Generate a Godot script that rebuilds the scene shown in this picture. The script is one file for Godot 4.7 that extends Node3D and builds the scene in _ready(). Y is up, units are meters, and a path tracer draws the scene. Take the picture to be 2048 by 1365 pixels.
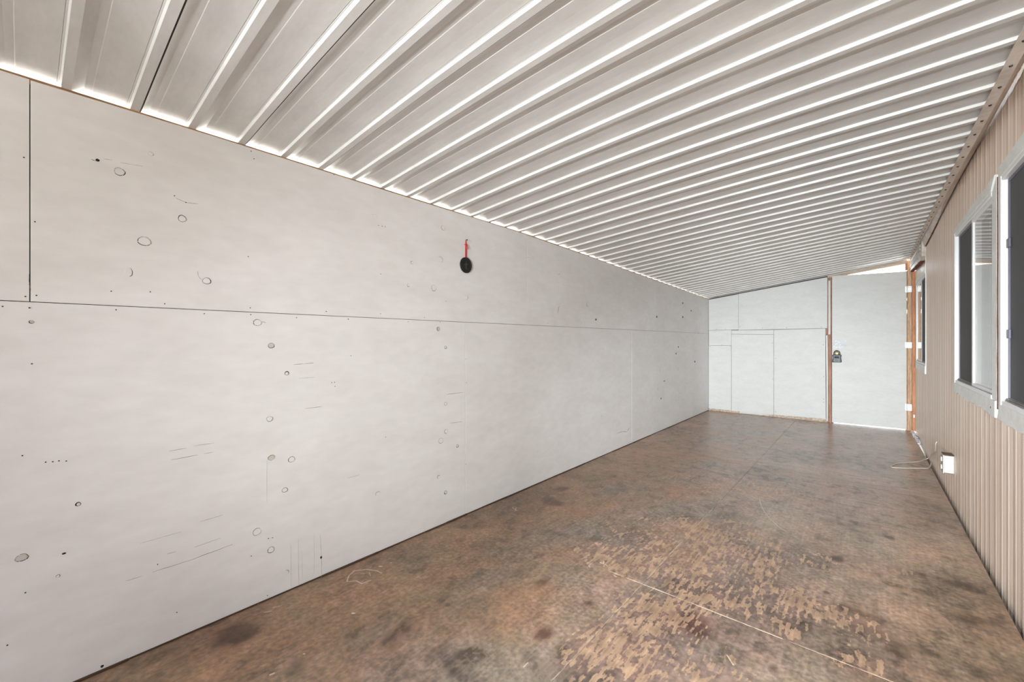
extends Node3D
# A covered side room along a mobile home, rebuilt from a photograph.
# x: 0 under the camera, left plywood wall at -1.947, siding at about +0.44; -z runs down the room; y up, metres.

const LX := -1.947          # face of the left wall
const FZ := -7.081          # face of the far wall
const PITCH := 0.1637       # spacing of the roof ribs
var mats := {}
var xf := Transform3D()
var rng := RandomNumberGenerator.new()

func _ready():
	# ---- camera, sky, sun, exposure
	var cam := Camera3D.new()
	cam.name = "camera"
	cam.position = Vector3(0, 1.1008, 0)
	cam.rotation = Vector3(0, deg_to_rad(40.507), 0)
	cam.fov = 78.36
	cam.near = 0.02
	cam.far = 200.0
	cam.current = true
	add_child(cam)
	var env := Environment.new()
	var sm := ProceduralSkyMaterial.new()
	sm.sky_top_color = Color(0.78, 0.88, 1.0)
	sm.sky_horizon_color = Color(0.95, 0.98, 1.0)
	sm.ground_horizon_color = Color(0.8, 0.78, 0.75)
	sm.ground_bottom_color = Color(0.6, 0.58, 0.55)
	sm.sky_energy_multiplier = 2.9
	sm.ground_energy_multiplier = 1.0
	var sky := Sky.new()
	sky.sky_material = sm
	env.background_mode = Environment.BG_SKY
	env.sky = sky
	env.tonemap_mode = Environment.TONE_MAPPER_LINEAR
	env.tonemap_exposure = 0.95
	env.sdfgi_enabled = true
	env.ssao_enabled = true
	env.ssil_enabled = true
	var we := WorldEnvironment.new()
	we.name = "environment"
	we.environment = env
	add_child(we)
	var sun := DirectionalLight3D.new()
	sun.name = "sun"
	sun.light_color = Color(1.0, 0.95, 0.87)
	sun.light_energy = 15.0
	sun.light_angular_distance = 0.6
	sun.shadow_enabled = true
	sun.sky_mode = DirectionalLight3D.SKY_MODE_LIGHT_ONLY
	add_child(sun)
	sun.look_at_from_position(Vector3(-3.2, 5.0, -1.2), Vector3.ZERO)
	rng.seed = 7
	make_materials()
	build_ground()
	build_floor()
	build_wall_left()
	build_ceiling()
	build_wall_far()
	build_wall_right()
	build_wall_near()
	build_windows()
	build_door()
	build_small_things()

# ------------------------------------------------------------------ shape helpers
func new_st() -> SurfaceTool:
	var st := SurfaceTool.new()
	st.begin(Mesh.PRIMITIVE_TRIANGLES)
	return st

func tri(st: SurfaceTool, a: Vector3, b: Vector3, c: Vector3, n: Vector3):
	var g := (b - a).cross(c - a)
	if g.length_squared() < 1e-18:
		return
	g = g.normalized()
	if g.dot(n) > 0.0:
		var t := b
		b = c
		c = t
	else:
		g = -g
	var nn := (xf.basis * g).normalized()
	for p in [a, b, c]:
		st.set_normal(nn)
		st.add_vertex(xf * p)

func quad(st: SurfaceTool, a: Vector3, b: Vector3, c: Vector3, d: Vector3, n: Vector3):
	tri(st, a, b, c, n)
	tri(st, a, c, d, n)

# triangle with its own smooth normals
func tri_n(st: SurfaceTool, p: Array, n: Array):
	var g: Vector3 = (p[1] - p[0]).cross(p[2] - p[0])
	if g.length_squared() < 1e-18:
		return
	var order := [0, 1, 2]
	if g.dot(n[0] + n[1] + n[2]) > 0.0:
		order = [0, 2, 1]
	for k in order:
		st.set_normal((xf.basis * n[k]).normalized())
		st.add_vertex(xf * p[k])

func bx(st: SurfaceTool, lo: Vector3, hi: Vector3, ch := 0.0):
	var c := (lo + hi) * 0.5
	var h := (hi - lo) * 0.5
	ch = minf(ch, minf(h.x, minf(h.y, h.z)) * 0.9)
	for ax in 3:
		var u := (ax + 1) % 3
		var v := (ax + 2) % 3
		for s in [-1.0, 1.0]:
			var n := Vector3()
			n[ax] = s
			var q := []
			for k in [[-1, -1], [1, -1], [1, 1], [-1, 1]]:
				var p := Vector3()
				p[ax] = s * h[ax]
				p[u] = k[0] * (h[u] - ch)
				p[v] = k[1] * (h[v] - ch)
				q.append(c + p)
			quad(st, q[0], q[1], q[2], q[3], n)
		if ch > 0.0:
			for su in [-1.0, 1.0]:
				for sv in [-1.0, 1.0]:
					var q2 := []
					for k in [[-1, 0], [1, 0], [1, 1], [-1, 1]]:
						var p2 := Vector3()
						p2[ax] = k[0] * (h[ax] - ch)
						p2[u] = su * (h[u] - (ch if k[1] == 1 else 0.0))
						p2[v] = sv * (h[v] - (0.0 if k[1] == 1 else ch))
						q2.append(c + p2)
					var n2 := Vector3()
					n2[u] = su
					n2[v] = sv
					quad(st, q2[0], q2[1], q2[2], q2[3], n2)
	if ch > 0.0:
		for sx in [-1.0, 1.0]:
			for sy in [-1.0, 1.0]:
				for sz in [-1.0, 1.0]:
					var s3 := Vector3(sx, sy, sz)
					var q3 := []
					for ax in 3:
						var p3 := (h - Vector3(ch, ch, ch)) * s3
						p3[ax] = s3[ax] * h[ax]
						q3.append(c + p3)
					tri(st, q3[0], q3[1], q3[2], s3)

# polygon pts (u,v) on the frame o, ex, ey, extruded along ez from d0 to d1 with a chamfered front
func prism(st: SurfaceTool, pts: PackedVector2Array, o: Vector3, ex: Vector3, ey: Vector3, ez: Vector3, d0: float, d1: float, ch := 0.0):
	var n := pts.size()
	var area := 0.0
	for i in n:
		area += pts[i].cross(pts[(i + 1) % n])
	var sg := 1.0 if area > 0.0 else -1.0
	var ins := PackedVector2Array()
	for i in n:
		var e0 := (pts[i] - pts[(i + n - 1) % n]).normalized()
		var e1 := (pts[(i + 1) % n] - pts[i]).normalized()
		var n0 := Vector2(-e0.y, e0.x) * sg
		var n1 := Vector2(-e1.y, e1.x) * sg
		var b := (n0 + n1) / maxf(1.0 + n0.dot(n1), 0.4)
		ins.append(pts[i] + b * ch)
	var ids := Geometry2D.triangulate_polygon(ins)
	var at := func(p: Vector2, d: float) -> Vector3: return o + ex * p.x + ey * p.y + ez * d
	for i in range(0, ids.size(), 3):
		tri(st, at.call(ins[ids[i]], d1), at.call(ins[ids[i + 1]], d1), at.call(ins[ids[i + 2]], d1), ez)
		tri(st, at.call(pts[ids[i]], d0), at.call(pts[ids[i + 1]], d0), at.call(pts[ids[i + 2]], d0), -ez)
	for i in n:
		var j := (i + 1) % n
		var e := (pts[j] - pts[i]).normalized()
		var o2 := Vector2(e.y, -e.x) * sg
		var nn := ex * o2.x + ey * o2.y
		quad(st, at.call(pts[i], d0), at.call(pts[j], d0), at.call(pts[j], d1 - ch), at.call(pts[i], d1 - ch), nn)
		if ch > 0.0:
			quad(st, at.call(pts[i], d1 - ch), at.call(pts[j], d1 - ch), at.call(ins[j], d1), at.call(ins[i], d1), nn + ez)

func tube(st: SurfaceTool, pts: Array, r: float, seg := 8, closed_ends := true):
	var rings := []
	var nors := []
	var up := Vector3.UP
	for i in pts.size():
		var d: Vector3 = (pts[mini(i + 1, pts.size() - 1)] - pts[maxi(i - 1, 0)]).normalized()
		if absf(d.dot(up)) > 0.95:
			up = Vector3.RIGHT
		var s := d.cross(up).normalized()
		var t := s.cross(d).normalized()
		up = t
		var ring := []
		var nor := []
		for k in seg:
			var a := TAU * k / seg
			var nn := s * cos(a) + t * sin(a)
			ring.append(pts[i] + nn * r)
			nor.append(nn)
		rings.append(ring)
		nors.append(nor)
	for i in pts.size() - 1:
		for k in seg:
			var k2 := (k + 1) % seg
			tri_n(st, [rings[i][k], rings[i][k2], rings[i + 1][k2]], [nors[i][k], nors[i][k2], nors[i + 1][k2]])
			tri_n(st, [rings[i][k], rings[i + 1][k2], rings[i + 1][k]], [nors[i][k], nors[i + 1][k2], nors[i + 1][k]])
	if closed_ends:
		var last := pts.size() - 1
		for k in range(1, seg - 1):
			tri(st, rings[0][0], rings[0][k], rings[0][k + 1], pts[0] - pts[1])
			tri(st, rings[last][0], rings[last][k], rings[last][k + 1], pts[last] - pts[last - 1])

# profile of (radius, height) points turned round an axis; smooth round the axis, creased along the profile
func lathe(st: SurfaceTool, prof: Array, o: Vector3, ax: Vector3, seg := 24):
	ax = ax.normalized()
	var s := ax.cross(Vector3(0.31, 0.87, 0.41)).normalized()
	var t := ax.cross(s)
	for i in prof.size() - 1:
		var p: Vector2 = prof[i]
		var q: Vector2 = prof[i + 1]
		var e := (q - p).normalized()
		var pn := Vector2(e.y, -e.x)
		for k in seg:
			var a0 := TAU * k / seg
			var a1 := TAU * (k + 1) / seg
			var r0 := s * cos(a0) + t * sin(a0)
			var r1 := s * cos(a1) + t * sin(a1)
			var n0 := r0 * pn.x + ax * pn.y
			var n1 := r1 * pn.x + ax * pn.y
			var a := o + r0 * p.x + ax * p.y
			var b := o + r1 * p.x + ax * p.y
			var c := o + r1 * q.x + ax * q.y
			var d := o + r0 * q.x + ax * q.y
			tri_n(st, [a, b, c], [n0, n1, n1])
			tri_n(st, [a, c, d], [n0, n1, n0])

func ball(st: SurfaceTool, c: Vector3, r: Vector3, rows := 10, seg := 16):
	var at := func(i: int, k: int) -> Vector3:
		var th := PI * i / rows
		var ph := TAU * k / seg
		return Vector3(sin(th) * cos(ph), cos(th), sin(th) * sin(ph))
	for i in rows:
		for k in seg:
			var n := [at.call(i, k), at.call(i, k + 1), at.call(i + 1, k + 1), at.call(i + 1, k)]
			var p := []
			for v in n:
				p.append(c + v * r)
			tri_n(st, [p[0], p[1], p[2]], [n[0], n[1], n[2]])
			tri_n(st, [p[0], p[2], p[3]], [n[0], n[2], n[3]])

func obj(called: String, st: SurfaceTool, m: Material, parent: Node = null) -> MeshInstance3D:
	var o := MeshInstance3D.new()
	o.name = called
	o.mesh = st.commit()
	o.material_override = null
	if o.mesh.get_surface_count() > 0:
		o.mesh.surface_set_material(0, m)
	o.cast_shadow = GeometryInstance3D.SHADOW_CASTING_SETTING_ON
	(parent if parent else self).add_child(o, true)
	return o

func root(called: String, at := Vector3.ZERO) -> Node3D:
	var o := Node3D.new()
	o.name = called
	o.position = at
	add_child(o, true)
	return o

func tag(o: Node, label: String, category: String, group := "", kind := ""):
	o.set_meta("label", label)
	o.set_meta("category", category)
	if group != "":
		o.set_meta("group", group)
	if kind != "":
		o.set_meta("kind", kind)

# ------------------------------------------------------------------ materials
func noise_bytes(sd: int, freq: float, octaves: int, n := 512) -> PackedByteArray:
	var f := FastNoiseLite.new()
	f.seed = sd
	f.noise_type = FastNoiseLite.TYPE_SIMPLEX_SMOOTH
	f.frequency = freq
	f.fractal_type = FastNoiseLite.FRACTAL_FBM
	f.fractal_octaves = octaves
	var im := f.get_seamless_image(n, n, false, false, 0.12, true)
	im.convert(Image.FORMAT_L8)
	return im.get_data()

# two noises mixed into a tint texture; lo and hi are sRGB tints
func tint_tex(sd: int, f1: float, o1: int, f2: float, o2: int, mixing: float, lo: Color, hi: Color, sharp := 1.0) -> ImageTexture:
	var a := noise_bytes(sd, f1, o1)
	var b := noise_bytes(sd + 50, f2, o2)
	var d := PackedByteArray()
	d.resize(512 * 512 * 3)
	var lut := PackedByteArray()
	lut.resize(256 * 3)
	for i in 256:
		var t := clampf((i / 255.0 - 0.5) * sharp + 0.5, 0.0, 1.0)
		var c := lo.lerp(hi, t)
		lut[i * 3] = int(c.r * 255.0)
		lut[i * 3 + 1] = int(c.g * 255.0)
		lut[i * 3 + 2] = int(c.b * 255.0)
	var k := 0
	for i in 512 * 512:
		var v := int(a[i] * (1.0 - mixing) + b[i] * mixing) * 3
		d[k] = lut[v]
		d[k + 1] = lut[v + 1]
		d[k + 2] = lut[v + 2]
		k += 3
	var im := Image.create_from_data(512, 512, false, Image.FORMAT_RGB8, d)
	im.generate_mipmaps()
	return ImageTexture.create_from_image(im)

func plain(c: Color, rough: float, metal := 0.0, spec := 0.5) -> StandardMaterial3D:
	var m := StandardMaterial3D.new()
	m.albedo_color = c
	m.roughness = rough
	m.metallic = metal
	m.metallic_specular = spec
	return m

func tri_mat(t: Texture2D, rough: float, scale: Vector3, metal := 0.0) -> StandardMaterial3D:
	var m := plain(Color.WHITE, rough, metal)
	m.albedo_texture = t
	m.uv1_triplanar = true
	m.uv1_world_triplanar = true
	m.uv1_scale = scale
	m.uv1_triplanar_sharpness = 8.0
	return m

func c8(r: int, g: int, b: int) -> Color:
	return Color(r / 255.0, g / 255.0, b / 255.0)

func make_materials():
	var wall_t := tint_tex(3, 0.006, 3, 0.03, 4, 0.45, c8(227, 225, 223), c8(237, 236, 235), 1.5)
	mats.wall = tri_mat(wall_t, 0.62, Vector3(1.2, 1.2, 0.5))
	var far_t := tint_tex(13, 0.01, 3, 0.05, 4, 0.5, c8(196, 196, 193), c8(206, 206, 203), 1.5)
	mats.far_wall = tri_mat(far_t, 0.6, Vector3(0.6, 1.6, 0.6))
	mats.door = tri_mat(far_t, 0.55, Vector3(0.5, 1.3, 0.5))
	var roof_t := tint_tex(23, 0.008, 4, 0.06, 3, 0.3, c8(202, 200, 196), c8(216, 214, 211), 1.5)
	mats.roof = tri_mat(roof_t, 0.38, Vector3(0.7, 0.7, 2.0))
	var side_t := tint_tex(33, 0.006, 3, 0.05, 4, 0.4, c8(233, 211, 192), c8(246, 228, 211), 1.6)
	mats.siding = tri_mat(side_t, 0.45, Vector3(1.5, 0.18, 1.5))
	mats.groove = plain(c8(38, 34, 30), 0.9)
	mats.dirt = plain(c8(74, 54, 40), 0.9)
	mats.backing = plain(c8(58, 48, 40), 0.9)
	var wood_t := tint_tex(43, 0.012, 3, 0.05, 4, 0.5, c8(172, 114, 82), c8(212, 154, 116), 1.8)
	mats.wood = tri_mat(wood_t, 0.7, Vector3(5.0, 0.5, 5.0))
	var red_t := tint_tex(53, 0.012, 3, 0.05, 4, 0.5, c8(130, 94, 78), c8(180, 140, 118), 1.8)
	mats.red_wood = tri_mat(red_t, 0.7, Vector3(5.0, 0.5, 5.0))
	var tan_t := tint_tex(63, 0.012, 3, 0.05, 4, 0.5, c8(164, 128, 98), c8(212, 178, 146), 1.8)
	mats.tan_wood = tri_mat(tan_t, 0.7, Vector3(5.0, 0.5, 5.0))
	mats.beam = tri_mat(tint_tex(67, 0.012, 3, 0.05, 4, 0.5, c8(168, 146, 128), c8(206, 188, 170), 1.8), 0.7, Vector3(0.6, 5.0, 5.0))
	var plate_t := tint_tex(73, 0.012, 3, 0.05, 4, 0.5, c8(128, 96, 66), c8(190, 150, 108), 1.8)
	mats.plate = tri_mat(plate_t, 0.75, Vector3(5.0, 5.0, 0.6))
	var sill_t := tint_tex(83, 0.02, 3, 0.05, 3, 0.5, c8(150, 128, 110), c8(206, 194, 180), 2.2)
	mats.sill = tri_mat(sill_t, 0.75, Vector3(1.4, 3.0, 3.0))
	var metal_t := tint_tex(93, 0.008, 4, 0.04, 3, 0.4, c8(200, 186, 174), c8(226, 216, 206), 2.2)
	mats.channel = tri_mat(metal_t, 0.5, Vector3(1.0, 1.0, 1.0))
	var fascia_t := tint_tex(95, 0.008, 4, 0.04, 3, 0.4, c8(176, 166, 154), c8(214, 206, 196), 2.0)
	mats.fascia = tri_mat(fascia_t, 0.5, Vector3(1.0, 1.0, 1.0))
	var rust_t := tint_tex(97, 0.03, 4, 0.08, 3, 0.5, c8(62, 28, 18), c8(150, 84, 54), 2.4)
	mats.rust = tri_mat(rust_t, 0.9, Vector3(4, 4, 4))
	var trim_t := tint_tex(103, 0.01, 4, 0.05, 3, 0.4, c8(232, 234, 229), c8(247, 248, 244), 2.0)
	mats.trim = tri_mat(trim_t, 0.5, Vector3(2, 2, 2))
	mats.vinyl = plain(c8(240, 240, 240), 0.35)
	mats.track = plain(c8(120, 112, 104), 0.5)
	mats.screen_frame = plain(c8(98, 94, 108), 0.5)
	mats.dark = plain(c8(26, 25, 25), 0.9)
	mats.screen = plain(c8(92, 93, 94), 0.8)
	mats.screen.transparency = BaseMaterial3D.TRANSPARENCY_ALPHA
	mats.screen.albedo_color.a = 0.82
	var cur_t := tint_tex(113, 0.02, 3, 0.05, 3, 0.3, c8(110, 108, 104), c8(150, 148, 142), 1.5)
	mats.curtain = tri_mat(cur_t, 0.9, Vector3(3, 0.2, 3))
	mats.blind = plain(c8(226, 226, 220), 0.8)
	mats.glass = plain(Color(0.93, 0.96, 0.97, 0.12), 0.02)
	mats.glass.transparency = BaseMaterial3D.TRANSPARENCY_ALPHA
	mats.black = plain(c8(24, 22, 21), 0.7)
	mats.plug = plain(c8(216, 212, 205), 0.6)
	mats.plug_grey = plain(c8(206, 202, 195), 0.7)
	mats.crack = plain(c8(74, 66, 60), 0.9)
	mats.drip = plain(c8(188, 196, 192), 0.6)
	mats.nail = plain(c8(64, 56, 50), 0.6, 0.3)
	mats.screw = plain(c8(72, 58, 50), 0.5, 0.5)
	mats.galv = plain(c8(206, 206, 204), 0.4, 0.35)
	mats.brass = plain(c8(214, 200, 160), 0.22, 0.9)
	mats.case = plain(c8(22, 22, 24), 0.45)
	mats.case_grey = plain(c8(108, 110, 118), 0.5)
	mats.case_window = plain(c8(40, 47, 66), 0.7)
	mats.pewter = plain(c8(82, 84, 82), 0.42, 0.75)
	mats.pewter_dark = plain(c8(40, 42, 41), 0.6, 0.5)
	mats.ribbon = plain(c8(208, 16, 24), 0.6)
	mats.foil = plain(c8(138, 140, 152), 0.4, 0.25)
	mats.paper = plain(c8(222, 222, 226), 0.6)
	mats.box = plain(c8(190, 188, 182), 0.45)
	mats.grime = plain(c8(110, 92, 76), 0.8)
	mats.cable = plain(c8(214, 204, 186), 0.5)
	mats.concrete = tri_mat(tint_tex(123, 0.02, 4, 0.06, 3, 0.4, c8(196, 192, 184), c8(220, 216, 208), 1.5), 0.9, Vector3(0.5, 0.5, 0.5))
	mats.leaf = plain(c8(96, 112, 78), 0.8)
	mats.leaf.backlight_enabled = true
	mats.leaf.backlight = Color(0.25, 0.3, 0.12)
	mats.lamp = plain(c8(250, 248, 242), 0.4)  # glowing lens of the added fill lamps
	mats.lamp.emission_enabled = true
	mats.lamp.emission = Color(1, 0.985, 0.95)
	mats.lamp.emission_energy_multiplier = 2.0
	mats.home = plain(c8(90, 86, 80), 0.9)

# ------------------------------------------------------------------ setting
func yl(z: float) -> float:          # underside of the roof ribs at the left wall
	var zs := [-9.0, -7.081, -5.5, -4.18, -3.36, -2.45, -1.0, 0.5, 3.0]
	var ys := [1.70, 1.774, 1.822, 1.857, 1.884, 1.906, 1.910, 1.910, 1.910]
	for i in zs.size() - 1:
		if z <= zs[i + 1]:
			return lerpf(ys[i], ys[i + 1], clampf((z - zs[i]) / (zs[i + 1] - zs[i]), 0, 1))
	return 1.91

func yr(z: float) -> float:          # the same where the ribs meet the channel on the home
	return 2.045 + 0.056 * smoothstep(-0.5, -6.5, z)

func yroof(x: float, z: float) -> float:
	var t := (x - LX) / (0.353 - LX)
	var bow := 0.028 * clampf(1.0 + z / 6.0, -0.4, 1.0)
	return lerpf(yl(z), yr(z), t) + bow * 4.0 * clampf(t, 0, 1) * (1.0 - clampf(t, 0, 1))

func rx(z: float) -> float:          # face of the siding
	return 0.45 + 0.0087 * (z + 2.4)

func build_ground():
	var st := new_st()
	bx(st, Vector3(-40, -0.45, -60), Vector3(40, -0.3, 30), 0.0)
	var g := obj("ground", st, mats.concrete)
	tag(g, "pale concrete ground outside the room, seen bright through the gaps round the door", "ground", "", "structure")
	# a small tree far off, its top showing in the gap above the door
	var t := root("distant_tree", Vector3(0.78, -0.3, -24.0))
	tag(t, "distant grey-green tree glimpsed through the slanted gap above the door", "tree")
	var s2 := new_st()
	tube(s2, [Vector3(0, 0, 0), Vector3(0.05, 1.6, 0), Vector3(0, 3.0, 0.1)], 0.12, 8)
	obj("trunk", s2, mats.tan_wood, t)
	var s3 := new_st()
	for i in 60:
		var a := rng.randf() * TAU
		var rr := sqrt(rng.randf()) * 1.5
		var hh := rng.randf_range(2.2, 4.25) - rr * 0.45
		ball(s3, Vector3(cos(a) * rr, hh, sin(a) * rr), Vector3(0.42, 0.3, 0.42) * rng.randf_range(0.6, 1.2), 5, 7)
	obj("crown", s3, mats.leaf, t)

func floor_edge(z: float) -> float:
	return rx(z) - 0.0205

func build_floor():
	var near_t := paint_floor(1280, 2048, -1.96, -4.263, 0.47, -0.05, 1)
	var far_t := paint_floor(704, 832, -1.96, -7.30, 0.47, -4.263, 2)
	var mn := plain(Color.WHITE, 0.31)
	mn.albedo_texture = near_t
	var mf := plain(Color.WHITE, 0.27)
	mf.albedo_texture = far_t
	var f := root("floor")
	f.set_meta("kind", "structure")
	f.set_meta("label", "worn brown plywood floor with stains and peeled tan patches")
	var st := new_st()
	bx(st, Vector3(-2.05, -0.10, -7.25), Vector3(0.37, -0.021, 2.75))
	obj("subfloor", st, mats.backing, f)
	var g := 0.0007
	var zs := [[2.75, 0.617], [0.617, -1.823], [-1.823, -4.263], [-4.263, -6.703], [-6.703, -7.25]]
	for r in zs:
		for side in 2:
			var s := new_st()
			var z1: float = r[0] - g
			var z0: float = r[1] + g
			var x0 := -1.962 if side == 0 else -0.780 + g
			var pts: PackedVector2Array
			if side == 0:
				pts = PackedVector2Array([Vector2(x0, z0), Vector2(-0.780 - g, z0), Vector2(-0.780 - g, z1), Vector2(x0, z1)])
			else:
				pts = PackedVector2Array([Vector2(x0, z0), Vector2(floor_edge(z0), z0), Vector2(floor_edge(z1), z1), Vector2(x0, z1)])
			prism(s, pts, Vector3.ZERO, Vector3(1, 0, 0), Vector3(0, 0, 1), Vector3(0, 1, 0), -0.02, 0.0, 0.0009)
			var is_near: bool = z0 > -4.3
			obj("floor_sheet", with_uv(s, -1.96, -4.263 if is_near else -7.30, 0.47, -0.05 if is_near else -4.263), mn if is_near else mf, f)

# gives every vertex a uv from its place on the floor plane
func with_uv(st: SurfaceTool, x0: float, z0: float, x1: float, z1: float) -> SurfaceTool:
	var arr := st.commit_to_arrays()
	var uv := PackedVector2Array()
	for v in arr[Mesh.ARRAY_VERTEX]:
		uv.append(Vector2((v.x - x0) / (x1 - x0), (v.z - z0) / (z1 - z0)))
	arr[Mesh.ARRAY_TEX_UV] = uv
	var am := ArrayMesh.new()
	am.add_surface_from_arrays(Mesh.PRIMITIVE_TRIANGLES, arr)
	var s2 := SurfaceTool.new()
	s2.create_from(am, 0)
	return s2

func splat(buf: PackedFloat32Array, w: int, h: int, x0: float, z0: float, pxx: float, px: float, cx: float, cz: float, rxx: float, rz: float, amount: float) -> PackedFloat32Array:
	var i0 := maxi(0, int((cx - rxx * 2.2 - x0) / pxx))
	var i1 := mini(w - 1, int((cx + rxx * 2.2 - x0) / pxx))
	var j0 := maxi(0, int((cz - rz * 2.2 - z0) / px))
	var j1 := mini(h - 1, int((cz + rz * 2.2 - z0) / px))
	for j in range(j0, j1 + 1):
		var dz := (z0 + j * px - cz) / rz
		for i in range(i0, i1 + 1):
			var dx := (x0 + i * pxx - cx) / rxx
			var d := dx * dx + dz * dz
			if d < 4.8:
				buf[j * w + i] += amount * exp(-d * 0.9)
	return buf

func paint_floor(w: int, h: int, x0: float, z0: float, x1: float, z1: float, zone: int) -> ImageTexture:
	var px := (z1 - z0) / h
	var pxx := (x1 - x0) / w
	var n := w * h
	var dark := PackedFloat32Array()
	var red := PackedFloat32Array()
	var peel := PackedFloat32Array()
	dark.resize(n)
	red.resize(n)
	peel.resize(n)
	for s in stains:
		if s[1] < z0 - 0.3 or s[1] > z1 + 0.3:
			continue
		var a: float = maxf(s[2], 0.018)
		var b: float = maxf(minf(s[3], 0.22), 0.018)
		dark = splat(dark, w, h, x0, z0, pxx, px, s[0], s[1], a, b, s[4])
		if s[5] > 0.5:
			red = splat(red, w, h, x0, z0, pxx, px, s[0], s[1], a, b, s[4] * (1.0 if s[5] > 1.5 else 0.6))
	for p in peels:
		if p[1] < z0 - 0.3 or p[1] > z1 + 0.3:
			continue
		peel = splat(peel, w, h, x0, z0, pxx, px, p[0], p[1], p[2] * 1.25, p[2] * 1.5, p[3])
	var na := noise_bytes(201, 0.008, 5)
	var nb := noise_bytes(202, 0.02, 4)
	var nc := noise_bytes(203, 0.06, 3)
	var nd := noise_bytes(204, 0.11, 2)
	var data := PackedByteArray()
	data.resize(n * 3)
	var o := 0
	for j in h:
		var z := z0 + (j + 0.5) * px
		var a_row := (int(z * 170.0) & 511) * 512
		var a2_row := (int(z * 300.0 + 7.0) & 511) * 512
		var b_row := (int(z * 420.0) & 511) * 512
		var g_row := (int(z * 22.0) & 511) * 512      # grain stretched along z
		var p_row := (int(z * 190.0 + 90.0) & 511) * 512
		var f_row := (int(z * 640.0) & 511) * 512
		var x_row := (int(z * 620.0) & 511) * 512     # grain stretched along x
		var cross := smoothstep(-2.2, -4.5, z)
		var k := j * w
		for i in w:
			var x := x0 + (i + 0.5) * pxx
			var na1 := na[a_row + (int(x * 170.0) & 511)] * 0.003922
			var na2 := na[a2_row + (int(x * 300.0 + 200.0) & 511)] * 0.003922
			var nb1 := nb[b_row + (int(x * 420.0) & 511)] * 0.003922
			var ng := nd[g_row + (int(x * 560.0) & 511)] * 0.003922
			var nx := nc[x_row + (int(x * 40.0) & 511)] * 0.003922
			var np := nc[p_row + (int(x * 700.0) & 511)] * 0.003922
			var np2 := nb[a2_row + (int(x * 520.0) & 511)] * 0.003922
			var nf := nc[f_row + (int(x * 640.0) & 511)] * 0.003922
			var nf2 := nb[f_row + (int(x * 640.0 + 111.0) & 511)] * 0.003922
			# base: dark warm brown by the left wall, rosier in the middle, tan to the right, greyer and lighter at the far end, with floor sheen put into the colour
			var warm := clampf((-0.85 - x) * 1.4 + (na1 - 0.5) * 1.6, 0.0, 1.0)
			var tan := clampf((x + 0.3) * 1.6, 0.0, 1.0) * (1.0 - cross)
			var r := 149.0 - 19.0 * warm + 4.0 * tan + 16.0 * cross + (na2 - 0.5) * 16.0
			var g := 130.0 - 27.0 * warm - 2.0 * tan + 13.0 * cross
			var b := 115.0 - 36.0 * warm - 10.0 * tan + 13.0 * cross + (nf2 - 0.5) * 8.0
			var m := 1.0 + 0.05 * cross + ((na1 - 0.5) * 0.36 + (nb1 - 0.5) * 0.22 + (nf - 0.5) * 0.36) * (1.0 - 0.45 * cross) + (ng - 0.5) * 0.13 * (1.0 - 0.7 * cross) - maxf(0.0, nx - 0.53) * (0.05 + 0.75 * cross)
			# scattered small dark flecks, thicker where the ground noise is low
			m -= clampf((np2 - 0.60 + (0.5 - na1) * 0.35) * 4.5, 0.0, 1.0) * 0.15
			m += clampf((nf2 - 0.66) * 6.0, 0.0, 1.0) * 0.09
			# stains with broken edges
			var br := np2 * 0.7 + na2 * 0.7 + (nf - 0.5) * 0.9 - 0.18
			var dk := smoothstep(0.14, 0.58, dark[k] * br)
			var rd := clampf(red[k] * br * 1.6, 0.0, 1.0)
			m *= 1.0 - 0.34 * dk
			g *= 1.0 - 0.05 * dk
			b *= 1.0 - 0.10 * dk
			r *= m
			g *= m * (1.0 - 0.12 * rd)
			b *= m * (1.0 - 0.10 * rd)
			var stain_near := clampf(peel[k], 0.0, 1.0) * (1.0 - cross)
			r *= 1.0 - 0.10 * stain_near
			g *= 1.0 - 0.15 * stain_near
			b *= 1.0 - 0.13 * stain_near
			# peeled veneer: jagged along the grain
			var pv := peel[k]
			if pv > 0.12:
				var e := minf(pv, 0.9) * 0.52 + (np - 0.5) * 1.45 + (np2 - 0.5) * 0.7 + (na2 - 0.5) * 0.7 + (nf - 0.5) * 0.3 - 0.375
				if e > 0.0:
					var q := clampf(e * 9.0, 0.0, 1.0)
					var lum := 0.97 + (ng - 0.5) * 0.22 + (nb1 - 0.5) * 0.26 - 0.10 * clampf(e * 3.0, 0.0, 1.0)
					r = lerpf(r, 200.0 * lum, q * 0.78)
					g = lerpf(g, 166.0 * lum, q * 0.78)
					b = lerpf(b, 134.0 * lum, q * 0.78)
				elif e > -0.04:
					r *= 0.92
					g *= 0.91
					b *= 0.91
			data[o] = clampi(int(r), 0, 255)
			data[o + 1] = clampi(int(g), 0, 255)
			data[o + 2] = clampi(int(b), 0, 255)
			o += 3
			k += 1
	for s in scratches:
		for i in s[2].size() - 1:
			data = stroke(data, w, h, x0, z0, pxx, px, s[2][i], s[2][i + 1], s[0], Color(0.86, 0.80, 0.72), s[1])
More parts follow.
